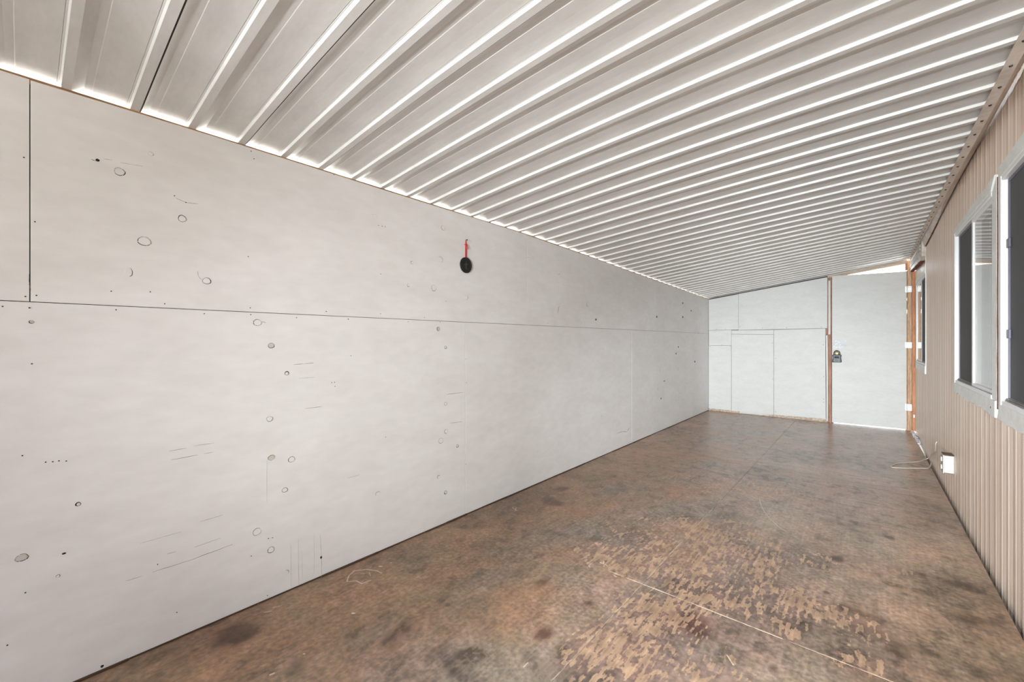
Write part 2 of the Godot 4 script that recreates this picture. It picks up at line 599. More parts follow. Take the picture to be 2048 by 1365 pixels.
	# chipped pale lines beside the joints, and dark stretches
	for i in 120:
		var along := rng.randf()
		if zone == 1:
			var xx := lerpf(-0.95, 0.45, along)
			data = stroke(data, w, h, x0, z0, pxx, px, Vector2(xx, -1.825 + rng.randf_range(-0.003, 0.001)), Vector2(xx + rng.randf_range(0.01, 0.06), -1.825 + rng.randf_range(-0.003, 0.001)), rng.randf_range(0.0007, 0.0018), Color(0.80, 0.72, 0.64), 0.7)
			var zz := lerpf(-3.1, -0.5, along)
			data = stroke(data, w, h, x0, z0, pxx, px, Vector2(-0.782 + rng.randf_range(-0.004, 0.003), zz), Vector2(-0.782 + rng.randf_range(-0.004, 0.003), zz - rng.randf_range(0.01, 0.06)), rng.randf_range(0.0007, 0.0026), Color(0.78, 0.70, 0.62), 0.55)
	var im := Image.create_from_data(w, h, false, Image.FORMAT_RGB8, data)
	im.generate_mipmaps()
	return ImageTexture.create_from_image(im)

func stroke(data: PackedByteArray, w: int, h: int, x0: float, z0: float, pxx: float, pxz: float, a: Vector2, b: Vector2, wide: float, c: Color, op: float) -> PackedByteArray:
	var i0 := maxi(0, int((minf(a.x, b.x) - wide - x0) / pxx) - 1)
	var i1 := mini(w - 1, int((maxf(a.x, b.x) + wide - x0) / pxx) + 1)
	var j0 := maxi(0, int((minf(a.y, b.y) - wide - z0) / pxz) - 1)
	var j1 := mini(h - 1, int((maxf(a.y, b.y) + wide - z0) / pxz) + 1)
	var ab := b - a
	var l2 := maxf(ab.length_squared(), 1e-9)
	for j in range(j0, j1 + 1):
		for i in range(i0, i1 + 1):
			var p := Vector2(x0 + (i + 0.5) * pxx, z0 + (j + 0.5) * pxz)
			var t := clampf((p - a).dot(ab) / l2, 0.0, 1.0)
			var d := (p - a - ab * t).length()
			var cov := clampf((wide - d) / pxz + 0.5, 0.0, 1.0) * op
			if cov > 0.0:
				var k := (j * w + i) * 3
				data[k] = int(lerpf(data[k], c.r * 255.0, cov))
				data[k + 1] = int(lerpf(data[k + 1], c.g * 255.0, cov))
				data[k + 2] = int(lerpf(data[k + 2], c.b * 255.0, cov))
	return data

# ------------------------------------------------------------------ left wall
func lw(z: float, y: float, d := 0.0) -> Vector3:
	return Vector3(LX + d, y, z)

func build_wall_left():
	var w := root("wall_left")
	w.set_meta("kind", "structure")
	w.set_meta("label", "long wall of white painted plywood sheets with patched knots")
	# studs and skin behind the sheets, and the top plate whose edge shows under the roof
	var st := new_st()
	prism(st, PackedVector2Array([Vector2(2.75, -0.1), Vector2(2.75, yl(2.7) - 0.014), Vector2(-2.45, yl(-2.45) - 0.014), Vector2(-4.18, yl(-4.18) - 0.014), Vector2(-7.25, yl(-7.25) - 0.014), Vector2(-7.25, -0.1)]), Vector3(LX, 0, 0), Vector3(0, 0, 1), Vector3(0, 1, 0), Vector3(1, 0, 0), -0.022, -0.0095)
	obj("backing", st, mats.backing, w)
	st = new_st()
	var zs := [2.75, 1.6, 0.6, -0.6, -1.8, -2.45, -3.36, -4.18, -5.5, -7.081, -7.25]
	for i in zs.size() - 1:
		var a: float = zs[i]
		var b: float = zs[i + 1]
		var q := []
		for e in [[a, -0.022], [a, -0.004], [b, -0.004], [b, -0.022]]:
			q.append(Vector2(e[0], yl(e[0]) + e[1]))
		prism(st, PackedVector2Array(q), Vector3(LX, 0, 0), Vector3(0, 0, 1), Vector3(0, 1, 0), Vector3(1, 0, 0), -0.028, -0.002)
	obj("top_plate", st, mats.plate, w)
	# the sheets
	var g := 0.0011
	var yt := 1.2205
	var upper := [[2.75, 2.424], [2.424, -0.016], [-0.016, -2.455], [-2.455, -4.895], [-4.895, -7.081]]
	var lower := [[2.75, 0.616], [0.616, -1.8238], [-1.8238, -4.264], [-4.264, -7.081]]
	var sheets := []
	for r in upper:
		var pts := PackedVector2Array([Vector2(r[0] - g, yt + g), Vector2(r[0] - g, yl(r[0]) - 0.0125)])
		for k in range(1, 6):
			var z := lerpf(r[0] - g, r[1] + g, k / 5.0)
			pts.append(Vector2(z, yl(z) - 0.0105 + 0.0015 * sin(z * 9.0)))
		pts.append(Vector2(r[1] + g, yt + g))
		sheets.append([pts, r[1], r[0], yt, 3.0])
	for r in lower:
		var pts := PackedVector2Array([Vector2(r[0] - g, 0.004), Vector2(r[0] - g, yt - g), Vector2(r[1] + g, yt - g), Vector2(r[1] + g, 0.004)])
		sheets.append([pts, r[1], r[0], 0.0, yt])
	for s in sheets:
		var st2 := new_st()
		prism(st2, s[0], Vector3(LX, 0, 0), Vector3(0, 0, 1), Vector3(0, 1, 0), Vector3(1, 0, 0), -0.0085, 0.0, 0.0008)
		var p := obj("plywood_sheet", st2, mats.wall, w)
		marks_on(p, s[1], s[2], s[3], s[4])
	# uneven strip of dark old adhesive and dirt along the foot of the wall
	st = new_st()
	var z := 1.2
	while z > -7.05:
		var l := rng.randf_range(0.12, 0.4)
		var hh := rng.randf_range(0.003, 0.007)
		bx(st, Vector3(LX, -0.001, maxf(z - l, -7.08)), Vector3(LX + rng.randf_range(0.004, 0.011), hh, z), 0.002)
		z -= l * 1.01
	var d := obj("dirt_strip", st, mats.dirt, w)
	d.set_meta("kind", "stuff")

func marks_on(p: Node3D, z0: float, z1: float, y0: float, y1: float):
	# oval patches set into the knots: a raised plug with a dark broken rim
	for k in knots:
		if k[0] < z0 or k[0] >= z1 or k[1] < y0 or k[1] >= y1:
			continue
		knot_plug(p, k)
	var st := new_st()
	var any := false
	for s in nail_spots:
		if s.x < z0 or s.x >= z1 or s.y < y0 or s.y >= y1:
			continue
		any = true
		lathe(st, [Vector2(0.0021, 0.0), Vector2(0.0019, 0.0009), Vector2(0.0, 0.0011)], lw(s.x, s.y), Vector3(1, 0, 0), 9)
	if any:
		obj("nail_heads", st, mats.nail, p).set_meta("kind", "stuff")
	st = new_st()
	any = false
	for c in cracks:
		var s0: Vector2 = c[2][0]
		if s0.x < z0 or s0.x >= z1 or s0.y < y0 or s0.y >= y1:
			continue
		any = true
		for i in c[2].size() - 1:
			sliver(st, c[2][i], c[2][i + 1], c[0] * (0.35 + 0.55 * c[1]))
	if any:
		obj("surface_cracks", st, mats.crack, p).set_meta("kind", "stuff")
	st = new_st()
	any = false
	for c in drips:
		var s0: Vector2 = c[1][0]
		if s0.x < z0 or s0.x >= z1 or s0.y < y0 or s0.y >= y1:
			continue
		any = true
		for i in c[1].size() - 1:
			sliver(st, c[1][i], c[1][i + 1], c[0] * 0.8)
	if any:
		obj("paint_drips", st, mats.drip, p).set_meta("kind", "stuff")

# a raised split edge: a low wedge tapering to both ends
func sliver(st: SurfaceTool, a: Vector2, b: Vector2, wide: float):
	var n := 6
	var e := (b - a).normalized()
	var s := Vector2(-e.y, e.x)
	var prev := []
	for i in n + 1:
		var t := float(i) / n
		var c := a.lerp(b, t) + s * rng.randf_range(-0.3, 0.3) * wide
		var hw := wide * 0.5 * (0.45 + 0.55 * sin(PI * clampf(t, 0.04, 0.96))) * rng.randf_range(0.7, 1.1)
		var cur := [lw(c.x + s.x * hw, c.y + s.y * hw, 0.0001), lw(c.x, c.y, 0.0006), lw(c.x - s.x * hw, c.y - s.y * hw, 0.0001)]
		if i > 0:
			quad(st, prev[0], cur[0], cur[1], prev[1], Vector3(1, 0, 0))
			quad(st, prev[1], cur[1], cur[2], prev[2], Vector3(1, 0, 0))
		prev = cur

func knot_plug(p: Node3D, k: Array):
	var seg := 40
	var style := int(k[4])
	var th: float = {0: 0.0019, 1: 0.0036, 2: 0.0022, 3: 0.0}[style]
	th = maxf(th * (0.55 + 0.6 * k[5]), 0.0008) * (0.75 + 0.25 * clampf(k[2] / 0.012, 0.6, 1.6))
	var c := lw(k[0], k[1])
	var edge := []
	var wob := []
	for i in seg + 1:
		wob.append(1.0 + 0.018 * sin(i * 1.3 + k[0] * 30.0) + 0.04 * sin(i * 0.45 + k[1] * 50.0))
	wob[seg] = wob[0]
	for i in seg + 1:
		var a := TAU * i / seg
		edge.append(Vector3(0, sin(a) * k[3] * wob[i], -cos(a) * k[2] * wob[i]))
	var st := new_st()
	if style == 3:
		for i in seg:
			tri(st, c + Vector3(0.0012, 0, 0), c + edge[i] + Vector3(0.0003, 0, 0), c + edge[i + 1] + Vector3(0.0003, 0, 0), Vector3(1, 0, 0))
		obj("knot_hole", st, mats.black, p)
		return
	var face: Material = mats.plug_grey if style == 2 else mats.plug
	for i in seg:
		var e0: Vector3 = edge[i] * (1.0 - th / k[2] * 0.9)
		var e1: Vector3 = edge[i + 1] * (1.0 - th / k[2] * 0.9)
		tri(st, c + Vector3(0.0011, 0, 0), c + e0 * 0.9 + Vector3(0.0011, 0, 0), c + e1 * 0.9 + Vector3(0.0011, 0, 0), Vector3(1, 0, 0))
		quad(st, c + e0 * 0.9 + Vector3(0.0011, 0, 0), c + e1 * 0.9 + Vector3(0.0011, 0, 0), c + e1 + Vector3(0.0002, 0, 0), c + e0 + Vector3(0.0002, 0, 0), Vector3(1, 0, 0))
	var plug := obj("knot_plug", st, face if style == 2 else mats.wall, p)
	# the cracked filler round the plug, wider on one side
	var s2 := new_st()
	for i in seg:
		var deg := 360.0 * i / seg
		var rel := fposmod(deg - k[6], 360.0)
		var span: float = k[7] - k[6]
		if rel > span:
			continue
		var f0 := 0.55 + 0.45 * sin(deg * 0.0174 + k[1] * 20.0)
		if span < 350.0:
			f0 *= sin(PI * clampf(rel / span, 0.05, 0.95))
		elif sin(i * 1.7 + k[0] * 77.0) > 0.93 and k[5] < 0.9:
			continue
		var t0 := th * maxf(0.35, f0)
		var o0: Vector3 = edge[i]
		var o1: Vector3 = edge[i + 1]
		var i0: Vector3 = o0 * (1.0 - t0 / k[2])
		var i1: Vector3 = o1 * (1.0 - t0 / k[2])
		quad(s2, c + o0 + Vector3(0.0006, 0, 0), c + o1 + Vector3(0.0006, 0, 0), c + i1 + Vector3(0.0013, 0, 0), c + i0 + Vector3(0.0013, 0, 0), Vector3(1, 0, 0))
	obj("filler_ring", s2, mats.black if k[5] > 0.62 else mats.crack, p)

# ------------------------------------------------------------------ roof
func build_ceiling():
	var c := root("ceiling")
	c.set_meta("kind", "structure")
	c.set_meta("label", "white ribbed metal roof pans lapped one after another down the room")
	var xs := []
	for i in 13:
		xs.append(lerpf(-2.12, 0.3855, i / 12.0))
	# section of one pan over two ribs, as (distance down the room, height over the rib underside)
	var d := 0.0110
	var sec := [Vector2(0.0275, 0.0055)]
	for k in 2:
		var b := k * PITCH
		if k == 1:
			sec.append_array([Vector2(b, 0.0), Vector2(b + 0.0225, 0.0)])
		sec.append_array([Vector2(b + 0.0500, d), Vector2(b + 0.0680, d + 0.0008), Vector2(b + 0.0700, d)])
		sec.append_array([Vector2(b + 0.112, d + 0.0008), Vector2(b + 0.1535, d), Vector2(b + 0.1550, d + 0.0016), Vector2(b + 0.1565, d), Vector2(b + 0.1600, d)])
	sec.append_array([Vector2(2.0 * PITCH, 0.0), Vector2(2.0 * PITCH + 0.0245, 0.0)])
	# the back web of a seam rib begins at the lap, so the first rib of the section starts higher up
	var z := 3.1
	var shift := fposmod(-0.245 - z, -2.0 * PITCH)
	z += shift
	while z > -7.2:
		var st := new_st()
		sec[0].x = 0.0278 if rng.randf() < 0.45 else 0.0258
		for i in xs.size() - 1:
			for k in sec.size() - 1:
				var p: Vector2 = sec[k]
				var q: Vector2 = sec[k + 1]
				var z0 := z - p.x
				var z1 := z - q.x
				var a := Vector3(xs[i], yroof(xs[i], z0) + p.y, z0)
				var b := Vector3(xs[i + 1], yroof(xs[i + 1], z0) + p.y, z0)
				var e := Vector3(xs[i + 1], yroof(xs[i + 1], z1) + q.y, z1)
				var f := Vector3(xs[i], yroof(xs[i], z1) + q.y, z1)
				var n := Vector3(0, -1, 0)
				var dir := q - p
				if absf(dir.y) > absf(dir.x):
					n = Vector3(0, 0, 1) if dir.y < 0.0 else Vector3(0, 0, -1)
				quad(st, a, b, e, f, n)
				# the outer skin of the sheet
				var up := Vector3(0, 0.0012, 0) + Vector3(0, 0, -n.z * 0.0012)
				quad(st, a + up, b + up, e + up, f + up, -n)
		var pan := obj("roof_pan", st, mats.roof, c)
		# dark strip in the lap with the next pan: gap shade put in as colour
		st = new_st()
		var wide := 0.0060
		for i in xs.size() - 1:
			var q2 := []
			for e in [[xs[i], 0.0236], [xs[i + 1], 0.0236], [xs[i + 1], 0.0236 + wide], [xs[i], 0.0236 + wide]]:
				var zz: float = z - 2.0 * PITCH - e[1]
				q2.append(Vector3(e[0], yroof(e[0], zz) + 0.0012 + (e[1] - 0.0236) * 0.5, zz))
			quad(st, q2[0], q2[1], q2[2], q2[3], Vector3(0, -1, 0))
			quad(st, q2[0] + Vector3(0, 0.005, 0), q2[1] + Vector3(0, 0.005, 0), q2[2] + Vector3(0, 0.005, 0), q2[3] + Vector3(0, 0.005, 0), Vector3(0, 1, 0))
		obj("lap_shade", st, mats.groove, pan)
		z -= 2.0 * PITCH

# ------------------------------------------------------------------ far wall
func rect(x0: float, y0: float, x1: float, y1: float) -> PackedVector2Array:
	return PackedVector2Array([Vector2(x0, y0), Vector2(x1, y0), Vector2(x1, y1), Vector2(x0, y1)])

func fprism(called: String, pts: PackedVector2Array, d0: float, d1: float, m: Material, parent: Node, ch := 0.0012) -> MeshInstance3D:
	var st := new_st()
	prism(st, pts, Vector3(0, 0, FZ), Vector3(1, 0, 0), Vector3(0, 1, 0), Vector3(0, 0, 1), d0, d1, ch)
	return obj(called, st, m, parent)

func build_wall_far():
	var w := root("wall_far")
	w.set_meta("kind", "structure")
	w.set_meta("label", "short far wall pieced together from white plywood panels")
	var ft := func(x: float) -> float: return yroof(x, FZ) - 0.012
	fprism("backing", PackedVector2Array([Vector2(-2.03, -0.1), Vector2(-0.40, -0.1), Vector2(-0.40, ft.call(-0.40)), Vector2(-2.03, ft.call(-2.03))]), -0.09, -0.013, mats.backing, w, 0.0)
	# the strip of an older sheet showing between the panels
	fprism("panel_strip", PackedVector2Array([Vector2(-1.6145, 1.2055), Vector2(-1.0585, 1.1955), Vector2(-1.0585, 1.2635), Vector2(-1.6145, 1.2635)]), -0.012, -0.003, mats.far_wall, w)
	var P := []
	P.append(PackedVector2Array([Vector2(-1.944, 1.2715), Vector2(-1.5195, 1.2715), Vector2(-1.5195, ft.call(-1.52) - 0.004), Vector2(-1.944, ft.call(-1.944) - 0.006)]))
	P.append(PackedVector2Array([Vector2(-1.5165, 1.2660), Vector2(-0.436, 1.2742), Vector2(-0.436, ft.call(-0.436) - 0.006), Vector2(-1.5165, ft.call(-1.5165) - 0.002)]))
	P.append(rect(-1.944, 1.0325, -1.6165, 1.2685))
	P.append(rect(-1.944, 0.034, -1.6165, 1.0298))
	P.append(PackedVector2Array([Vector2(-1.6135, 0.028), Vector2(-1.0585, 0.031), Vector2(-1.0585, 1.193), Vector2(-1.6135, 1.203)]))
	P.append(PackedVector2Array([Vector2(-1.0555, 0.033), Vector2(-0.452, 0.045), Vector2(-0.456, 1.2710), Vector2(-1.0555, 1.2635)]))
	var dep := [0.0, 0.004, -0.004, 0.001, 0.001, 0.004]
	for i in P.size():
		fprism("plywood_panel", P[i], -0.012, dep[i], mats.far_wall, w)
	fprism("sill_board", PackedVector2Array([Vector2(-1.944, 0.0), Vector2(-0.436, 0.0), Vector2(-0.436, 0.050), Vector2(-1.3, 0.036), Vector2(-1.944, 0.034)]), -0.03, -0.002, mats.sill, w, 0.002)
	fprism("white_lath", PackedVector2Array([Vector2(-1.50, 0.006), Vector2(-1.12, 0.012), Vector2(-1.14, 0.030), Vector2(-1.50, 0.028)]), -0.001, 0.004, mats.far_wall, w, 0.001)
	# posts beside the door
	var st := new_st()
	bx(st, Vector3(-0.436, 0.0, FZ - 0.07), Vector3(-0.388, yroof(-0.41, FZ) - 0.03, FZ + 0.006), 0.003)
	var jp := obj("post", st, mats.red_wood, w)
	jp.set_meta("label", "reddish timber post left of the door")
	fprism("white_stop", rect(-0.424, 1.19, -0.402, ft.call(-0.41) - 0.06), 0.006, 0.014, mats.far_wall, w, 0.002)
	st = new_st()
	tube(st, [Vector3(-0.437, 0.02, FZ + 0.008), Vector3(-0.437, 0.6, FZ + 0.009), Vector3(-0.441, 1.18, FZ + 0.012)], 0.011, 10)
	var rod := obj("weather_strip", st, mats.galv, w)
	rod.set_meta("label", "bare metal edge strip")
	fprism("post_offcut", rect(-0.456, 1.185, -0.436, 1.272), -0.012, 0.002, mats.red_wood, w, 0.002)
	st = new_st()
	bx(st, Vector3(0.352, 0.0, FZ - 0.05), Vector3(0.392, yroof(0.37, FZ) - 0.01, FZ + 0.008), 0.003)
	obj("post", st, mats.tan_wood, w)
	st = new_st()
	bx(st, Vector3(0.3935, 0.0, FZ - 0.05), Vector3(0.440, 1.955, FZ + 0.012), 0.003)
	obj("post", st, mats.wood, w)
	fprism("nail_plate", rect(0.405, 0.165, 0.418, 0.20), 0.012, 0.0135, mats.galv, w, 0.0005)
	# rafter over the door gap
	fprism("rafter", PackedVector2Array([Vector2(-0.436, yroof(-0.436, FZ) - 0.036), Vector2(0.352, yroof(0.352, FZ) - 0.044), Vector2(0.352, yroof(0.352, FZ) - 0.003), Vector2(-0.436, yroof(-0.436, FZ) - 0.003)]), -0.05, -0.012, mats.beam, w, 0.003)
	fprism("blocking", rect(0.332, 1.975, 0.352, yroof(0.34, FZ) - 0.045), -0.03, -0.006, mats.wood, w, 0.002)
	fprism("top_strip", PackedVector2Array([Vector2(-1.94, yroof(-1.94, FZ) - 0.020), Vector2(-0.436, yroof(-0.436, FZ) - 0.020), Vector2(-0.436, yroof(-0.436, FZ) - 0.002), Vector2(-1.94, yroof(-1.94, FZ) - 0.002)]), -0.06, -0.008, mats.backing, w, 0.002)
	# stops behind the door, with chinks at the hinge side
	for q in [[-0.41, -0.372, 0.0, 1.97], [0.336, 0.36, 0.0, 1.44], [0.336, 0.36, 1.49, 1.60], [0.336, 0.36, 1.635, 1.97]]:
		fprism("door_stop", rect(q[0], q[2], q[1], q[3]), -0.055, -0.038, mats.tan_wood, w, 0.001)
	# nails of the panels
	st = new_st()
	for q in [[-1.83, 1.285], [-1.70, 1.285], [-1.92, 1.01], [-1.75, 1.04], [-1.63, 1.02], [-0.50, 1.29], [-0.90, 1.29], [-1.2, 1.29], [-0.475, 0.27], [-0.475, 0.31], [-0.475, 0.62], [-0.48, 1.05], [-1.035, 0.08], [-1.035, 0.85], [-1.07, 0.55], [-1.075, 1.07], [-1.92, 0.09], [-1.5, 1.32]]:
		lathe(st, [Vector2(0.004, 0), Vector2(0.0035, 0.0012), Vector2(0, 0.0015)], Vector3(q[0], q[1], FZ + 0.004), Vector3(0, 0, 1), 8)
	obj("nail_heads", st, mats.nail, w).set_meta("kind", "stuff")

# ------------------------------------------------------------------ right wall
# local frame of the siding: x = out from the wall into the room is -x, z along the wall
func wall_frame() -> Transform3D:
	return Transform3D(Basis(Vector3.UP, atan(0.0087)), Vector3(rx(0.0), 0, 0))

func siding_depth(s: float) -> float:     # depth of the siding face behind its ridges at run s
	var t := fposmod(s + 0.010 * sin(s * 5.3) + 0.006 * sin(s * 13.0), 0.105) / 0.105
	var d := 0.0012 + 0.0011 * sin(s * 15.0 + 2.0 * sin(s * 3.1)) + 0.0022 * (0.5 - 0.5 * cos(TAU * t)) + 0.0005 * (0.5 - 0.5 * cos(TAU * 3.0 * t + 0.6))
	if t > 0.84:
		d += 0.0015 * sin(PI * (t - 0.84) / 0.16)
	return d

func fascia_low(z: float) -> float:
	var zs := [-7.3, -7.02, -5.86, -5.80, -5.30, -4.80, -4.0, -2.5, 3.0]
	var ys := [1.952, 1.950, 1.906, 2.030, 2.052, 2.080, 2.118, 2.150, 2.155]
	for i in zs.size() - 1:
		if z <= zs[i + 1]:
			return lerpf(ys[i], ys[i + 1], clampf((z - zs[i]) / (zs[i + 1] - zs[i]), 0, 1))
	return 2.155

func build_wall_right():
	var w := root("wall_right")
	w.set_meta("kind", "structure")
	w.set_meta("label", "beige corrugated metal siding of the home")
	w.transform = wall_frame()
	var holes := [[-6.735, -5.80, 0.845, 1.775], [-4.045, -2.955, 0.80, 1.835], [-2.825, -1.76, 0.80, 1.85]]
	var cuts := [0.0, 0.07, 0.14, 0.21, 0.28, 0.35, 0.42, 0.49, 0.56, 0.63, 0.70, 0.77, 0.84, 0.88, 0.92, 0.96]
	var z := 2.52
	while z > -7.2:
		var z_end := z - 0.42
		var run := []
		for k in 4:
			for c in cuts:
				run.append(z - (k + c) * 0.105)
		run.append(z_end)
		for h in holes:
			for e in [h[0], h[1]]:
				if e < z and e > z_end:
					run.append(e)
		run.sort()
		var st := new_st()
		for i in run.size() - 1:
			var za: float = run[i]
			var zb: float = run[i + 1]
			if zb - za < 1e-5:
				continue
			var mid := (za + zb) * 0.5
			var back := 0.012 if mid < -5.82 else 0.0
			var xa := 0.0
			var xb := 0.0
			# keep the flanks of a step on the proper side
			xa = siding_depth(2.52 - (za + 1e-5)) + back
			xb = siding_depth(2.52 - (zb - 1e-5)) + back
			var spans := [[-0.14, 2.26]]
			for h in holes:
				if mid > h[0] and mid < h[1]:
					spans = [[-0.14, h[2]], [h[3], 2.26]]
			for s in spans:
				quad(st, Vector3(xa, s[0], za), Vector3(xb, s[0], zb), Vector3(xb, s[1], zb), Vector3(xa, s[1], za), Vector3(-1, 0, 0))
				quad(st, Vector3(xa + 0.012, s[0], za), Vector3(xb + 0.012, s[0], zb), Vector3(xb + 0.012, s[1], zb), Vector3(xa + 0.012, s[1], za), Vector3(1, 0, 0))
				for yy in s:
					quad(st, Vector3(xa, yy, za), Vector3(xb, yy, zb), Vector3(xb + 0.012, yy, zb), Vector3(xa + 0.012, yy, za), Vector3(0, 1 if yy == s[1] else -1, 0))
		obj("siding_panel", st, mats.siding, w)
		z = z_end
	# the edge where the near siding stops in front of the last stretch
	var st2 := new_st()
	bx(st2, Vector3(-0.001, 1.80, -5.822), Vector3(0.014, 2.06, -5.815))
	obj("siding_edge", st2, mats.siding, w)
	# wall of the home behind the siding, with openings
	var hw := root("wall_home")
	hw.set_meta("kind", "structure")
	hw.set_meta("label", "wall and dim rooms of the home behind the siding")
	hw.transform = wall_frame()
	st2 = new_st()
	var prev := 2.75
	for h in [holes[2], holes[1], holes[0]]:
		bx(st2, Vector3(0.026, -0.3, h[1]), Vector3(0.10, 2.3, prev))
		bx(st2, Vector3(0.026, -0.3, h[0]), Vector3(0.10, h[2], h[1]))
		bx(st2, Vector3(0.026, h[3], h[0]), Vector3(0.10, 2.3, h[1]))
		prev = h[0]
	bx(st2, Vector3(0.026, -0.3, -7.25), Vector3(0.10, 2.3, prev))
	obj("home_wall", st2, mats.backing, hw)
	st2 = new_st()
	bx(st2, Vector3(0.95, -0.3, -7.25), Vector3(1.0, 2.3, 2.75))
	bx(st2, Vector3(0.10, -0.3, -7.25), Vector3(0.95, -0.25, 2.75))
	bx(st2, Vector3(0.10, 2.25, -7.25), Vector3(0.95, 2.3, 2.75))
	bx(st2, Vector3(0.10, -0.25, -7.25), Vector3(0.95, 2.25, -7.2))
	bx(st2, Vector3(0.10, -0.25, 2.70), Vector3(0.95, 2.25, 2.75))
	obj("home_interior", st2, mats.home, hw)
	var tr := root("trim_1")
	tr.set_meta("kind", "structure")
	tr.set_meta("label", "brown metal roof channel and flashing above the siding")
	tr.transform = wall_frame()
	# fascia strip over the siding, dropping at the far end with a rusted lower edge
	st2 = new_st()
	var fz := [2.75, 1.0, -0.5, -1.6, -2.5, -3.2, -4.0, -4.8, -5.3, -5.80, -6.4, -7.05]
	for i in fz.size() - 1:
		var q := []
		for e in [fz[i], fz[i + 1]]:
			var xw: float = 0.3895 - rx(0.0) - 0.0087 * e
			q.append([Vector3(xw, yr(e) + 0.004, e), Vector3(-0.0085, maxf(fascia_low(e), 2.03), e)])
		var nn := Vector3(-0.8, -0.6, 0)
		var th := Vector3(0.0012, 0.0012, 0)
		quad(st2, q[0][0], q[1][0], q[1][1], q[0][1], nn)
		quad(st2, q[0][0] + th, q[1][0] + th, q[1][1] + th, q[0][1] + th, -nn)
		for k in 2:
			quad(st2, q[0][k], q[1][k], q[1][k] + th, q[0][k] + th, Vector3(0, 1 if k == 1 else -1, 0))
	obj("flashing_strip", st2, mats.channel, tr)
	st2 = new_st()
	bx(st2, Vector3(-0.075, 2.175, -7.05), Vector3(0.03, 2.19, 2.75))  # unseen plate added over the cavity to keep sky light out
	obj("sky_light_block", st2, mats.backing, tr)
	st2 = new_st()
	prism(st2, PackedVector2Array([Vector2(-5.81, 1.945), Vector2(-5.79, 2.11), Vector2(-7.05, 2.11), Vector2(-7.05, 1.950), Vector2(-5.87, 1.908)]), Vector3.ZERO, Vector3(0, 0, 1), Vector3(0, 1, 0), Vector3(-1, 0, 0), -0.004, 0.030, 0.001)
	obj("fascia_board", st2, mats.fascia, tr)
	st2 = new_st()
	for y in [1.975, 2.010, 2.045]:
		prism(st2, PackedVector2Array([Vector2(-5.88, y), Vector2(-5.88, y + 0.028), Vector2(-7.02, y + 0.028 + 0.022), Vector2(-7.02, y + 0.018)]), Vector3.ZERO, Vector3(0, 0, 1), Vector3(0, 1, 0), Vector3(-1, 0, 0), 0.03, 0.038, 0.003)
	obj("lap_boards", st2, mats.fascia, tr)
	st2 = new_st()
	for i in 90:
		var zz := lerpf(-7.0, -4.9, i / 90.0)
		var l := rng.randf_range(0.008, 0.026)
		if absf(zz + 5.83) < 0.07:
			continue
		var y := fascia_low(zz)
		var hh := rng.randf_range(0.002, 0.010)
		var proud := 0.033 if zz < -5.84 else 0.006
		bx(st2, Vector3(-proud, y - hh * (1.0 if zz < -5.84 else 0.5), zz - l), Vector3(-proud + (0.03 if zz < -5.84 else 0.005), y + rng.randf_range(0.002, 0.009), zz + l), 0.002)
	var rs := obj("rusted_edge", st2, mats.rust, tr)
	rs.set_meta("kind", "stuff")
	# channel that carries the roof: a flat flange with screws up into the ribs, and its web
	st2 = new_st()
	for i in 14:
		var a := lerpf(2.75, -7.03, i / 14.0)
		var b := lerpf(2.75, -7.03, (i + 1) / 14.0)
		var x0 := 0.353 - rx(0.0)
		for q in [[0.0, 0.034, -0.0030, -0.0010], [0.032, 0.034, -0.0010, 0.10]]:
			var o := []
			for e in [[a, q[0], q[2]], [b, q[0], q[2]], [b, q[1], q[2]], [a, q[1], q[2]], [a, q[0], q[3]], [b, q[0], q[3]], [b, q[1], q[3]], [a, q[1], q[3]]]:
				o.append(Vector3(x0 + e[1] - 0.0087 * e[0], yr(e[0]) + e[2], e[0]))
			quad(st2, o[0], o[1], o[2], o[3], Vector3(0, -1, 0))
			quad(st2, o[4], o[5], o[6], o[7], Vector3(0, 1, 0))
			quad(st2, o[0], o[1], o[5], o[4], Vector3(-1, 0, 0))
			quad(st2, o[3], o[2], o[6], o[7], Vector3(1, 0, 0))
	obj("roof_channel", st2, mats.channel, tr)
	var zsc := -0.245 - PITCH * 8.0 - 0.012
	while zsc > -6.9:
		st2 = new_st()
		lathe(st2, [Vector2(0.0055, 0.0), Vector2(0.005, 0.002), Vector2(0.003, 0.0042), Vector2(0.0, 0.0048)], Vector3(0.371 - rx(0.0) - 0.0087 * zsc, yr(zsc) - 0.003, zsc), Vector3(0, -1, 0), 10)
		obj("screw", st2, mats.screw, tr)
		zsc -= PITCH
	# torn white scraps in the wall-foot slot; their white also stands for daylight through it
	st2 = new_st()
	for i in 16:
		var zz := lerpf(-7.0, -6.2, i / 16.0)
		xf = Transform3D(Basis(Vector3(0.3, 1, 0.2).normalized(), rng.randf_range(-0.5, 0.5)), Vector3(-0.014 + rng.randf_range(-0.004, 0.004), 0.002, zz))
		bx(st2, Vector3(-0.008, -0.012, -0.03), Vector3(0.008, 0.006 + rng.randf() * 0.01, 0.03), 0.002)
	xf = Transform3D()
	obj("gap_light_scraps", st2, mats.paper, w).set_meta("kind", "stuff")

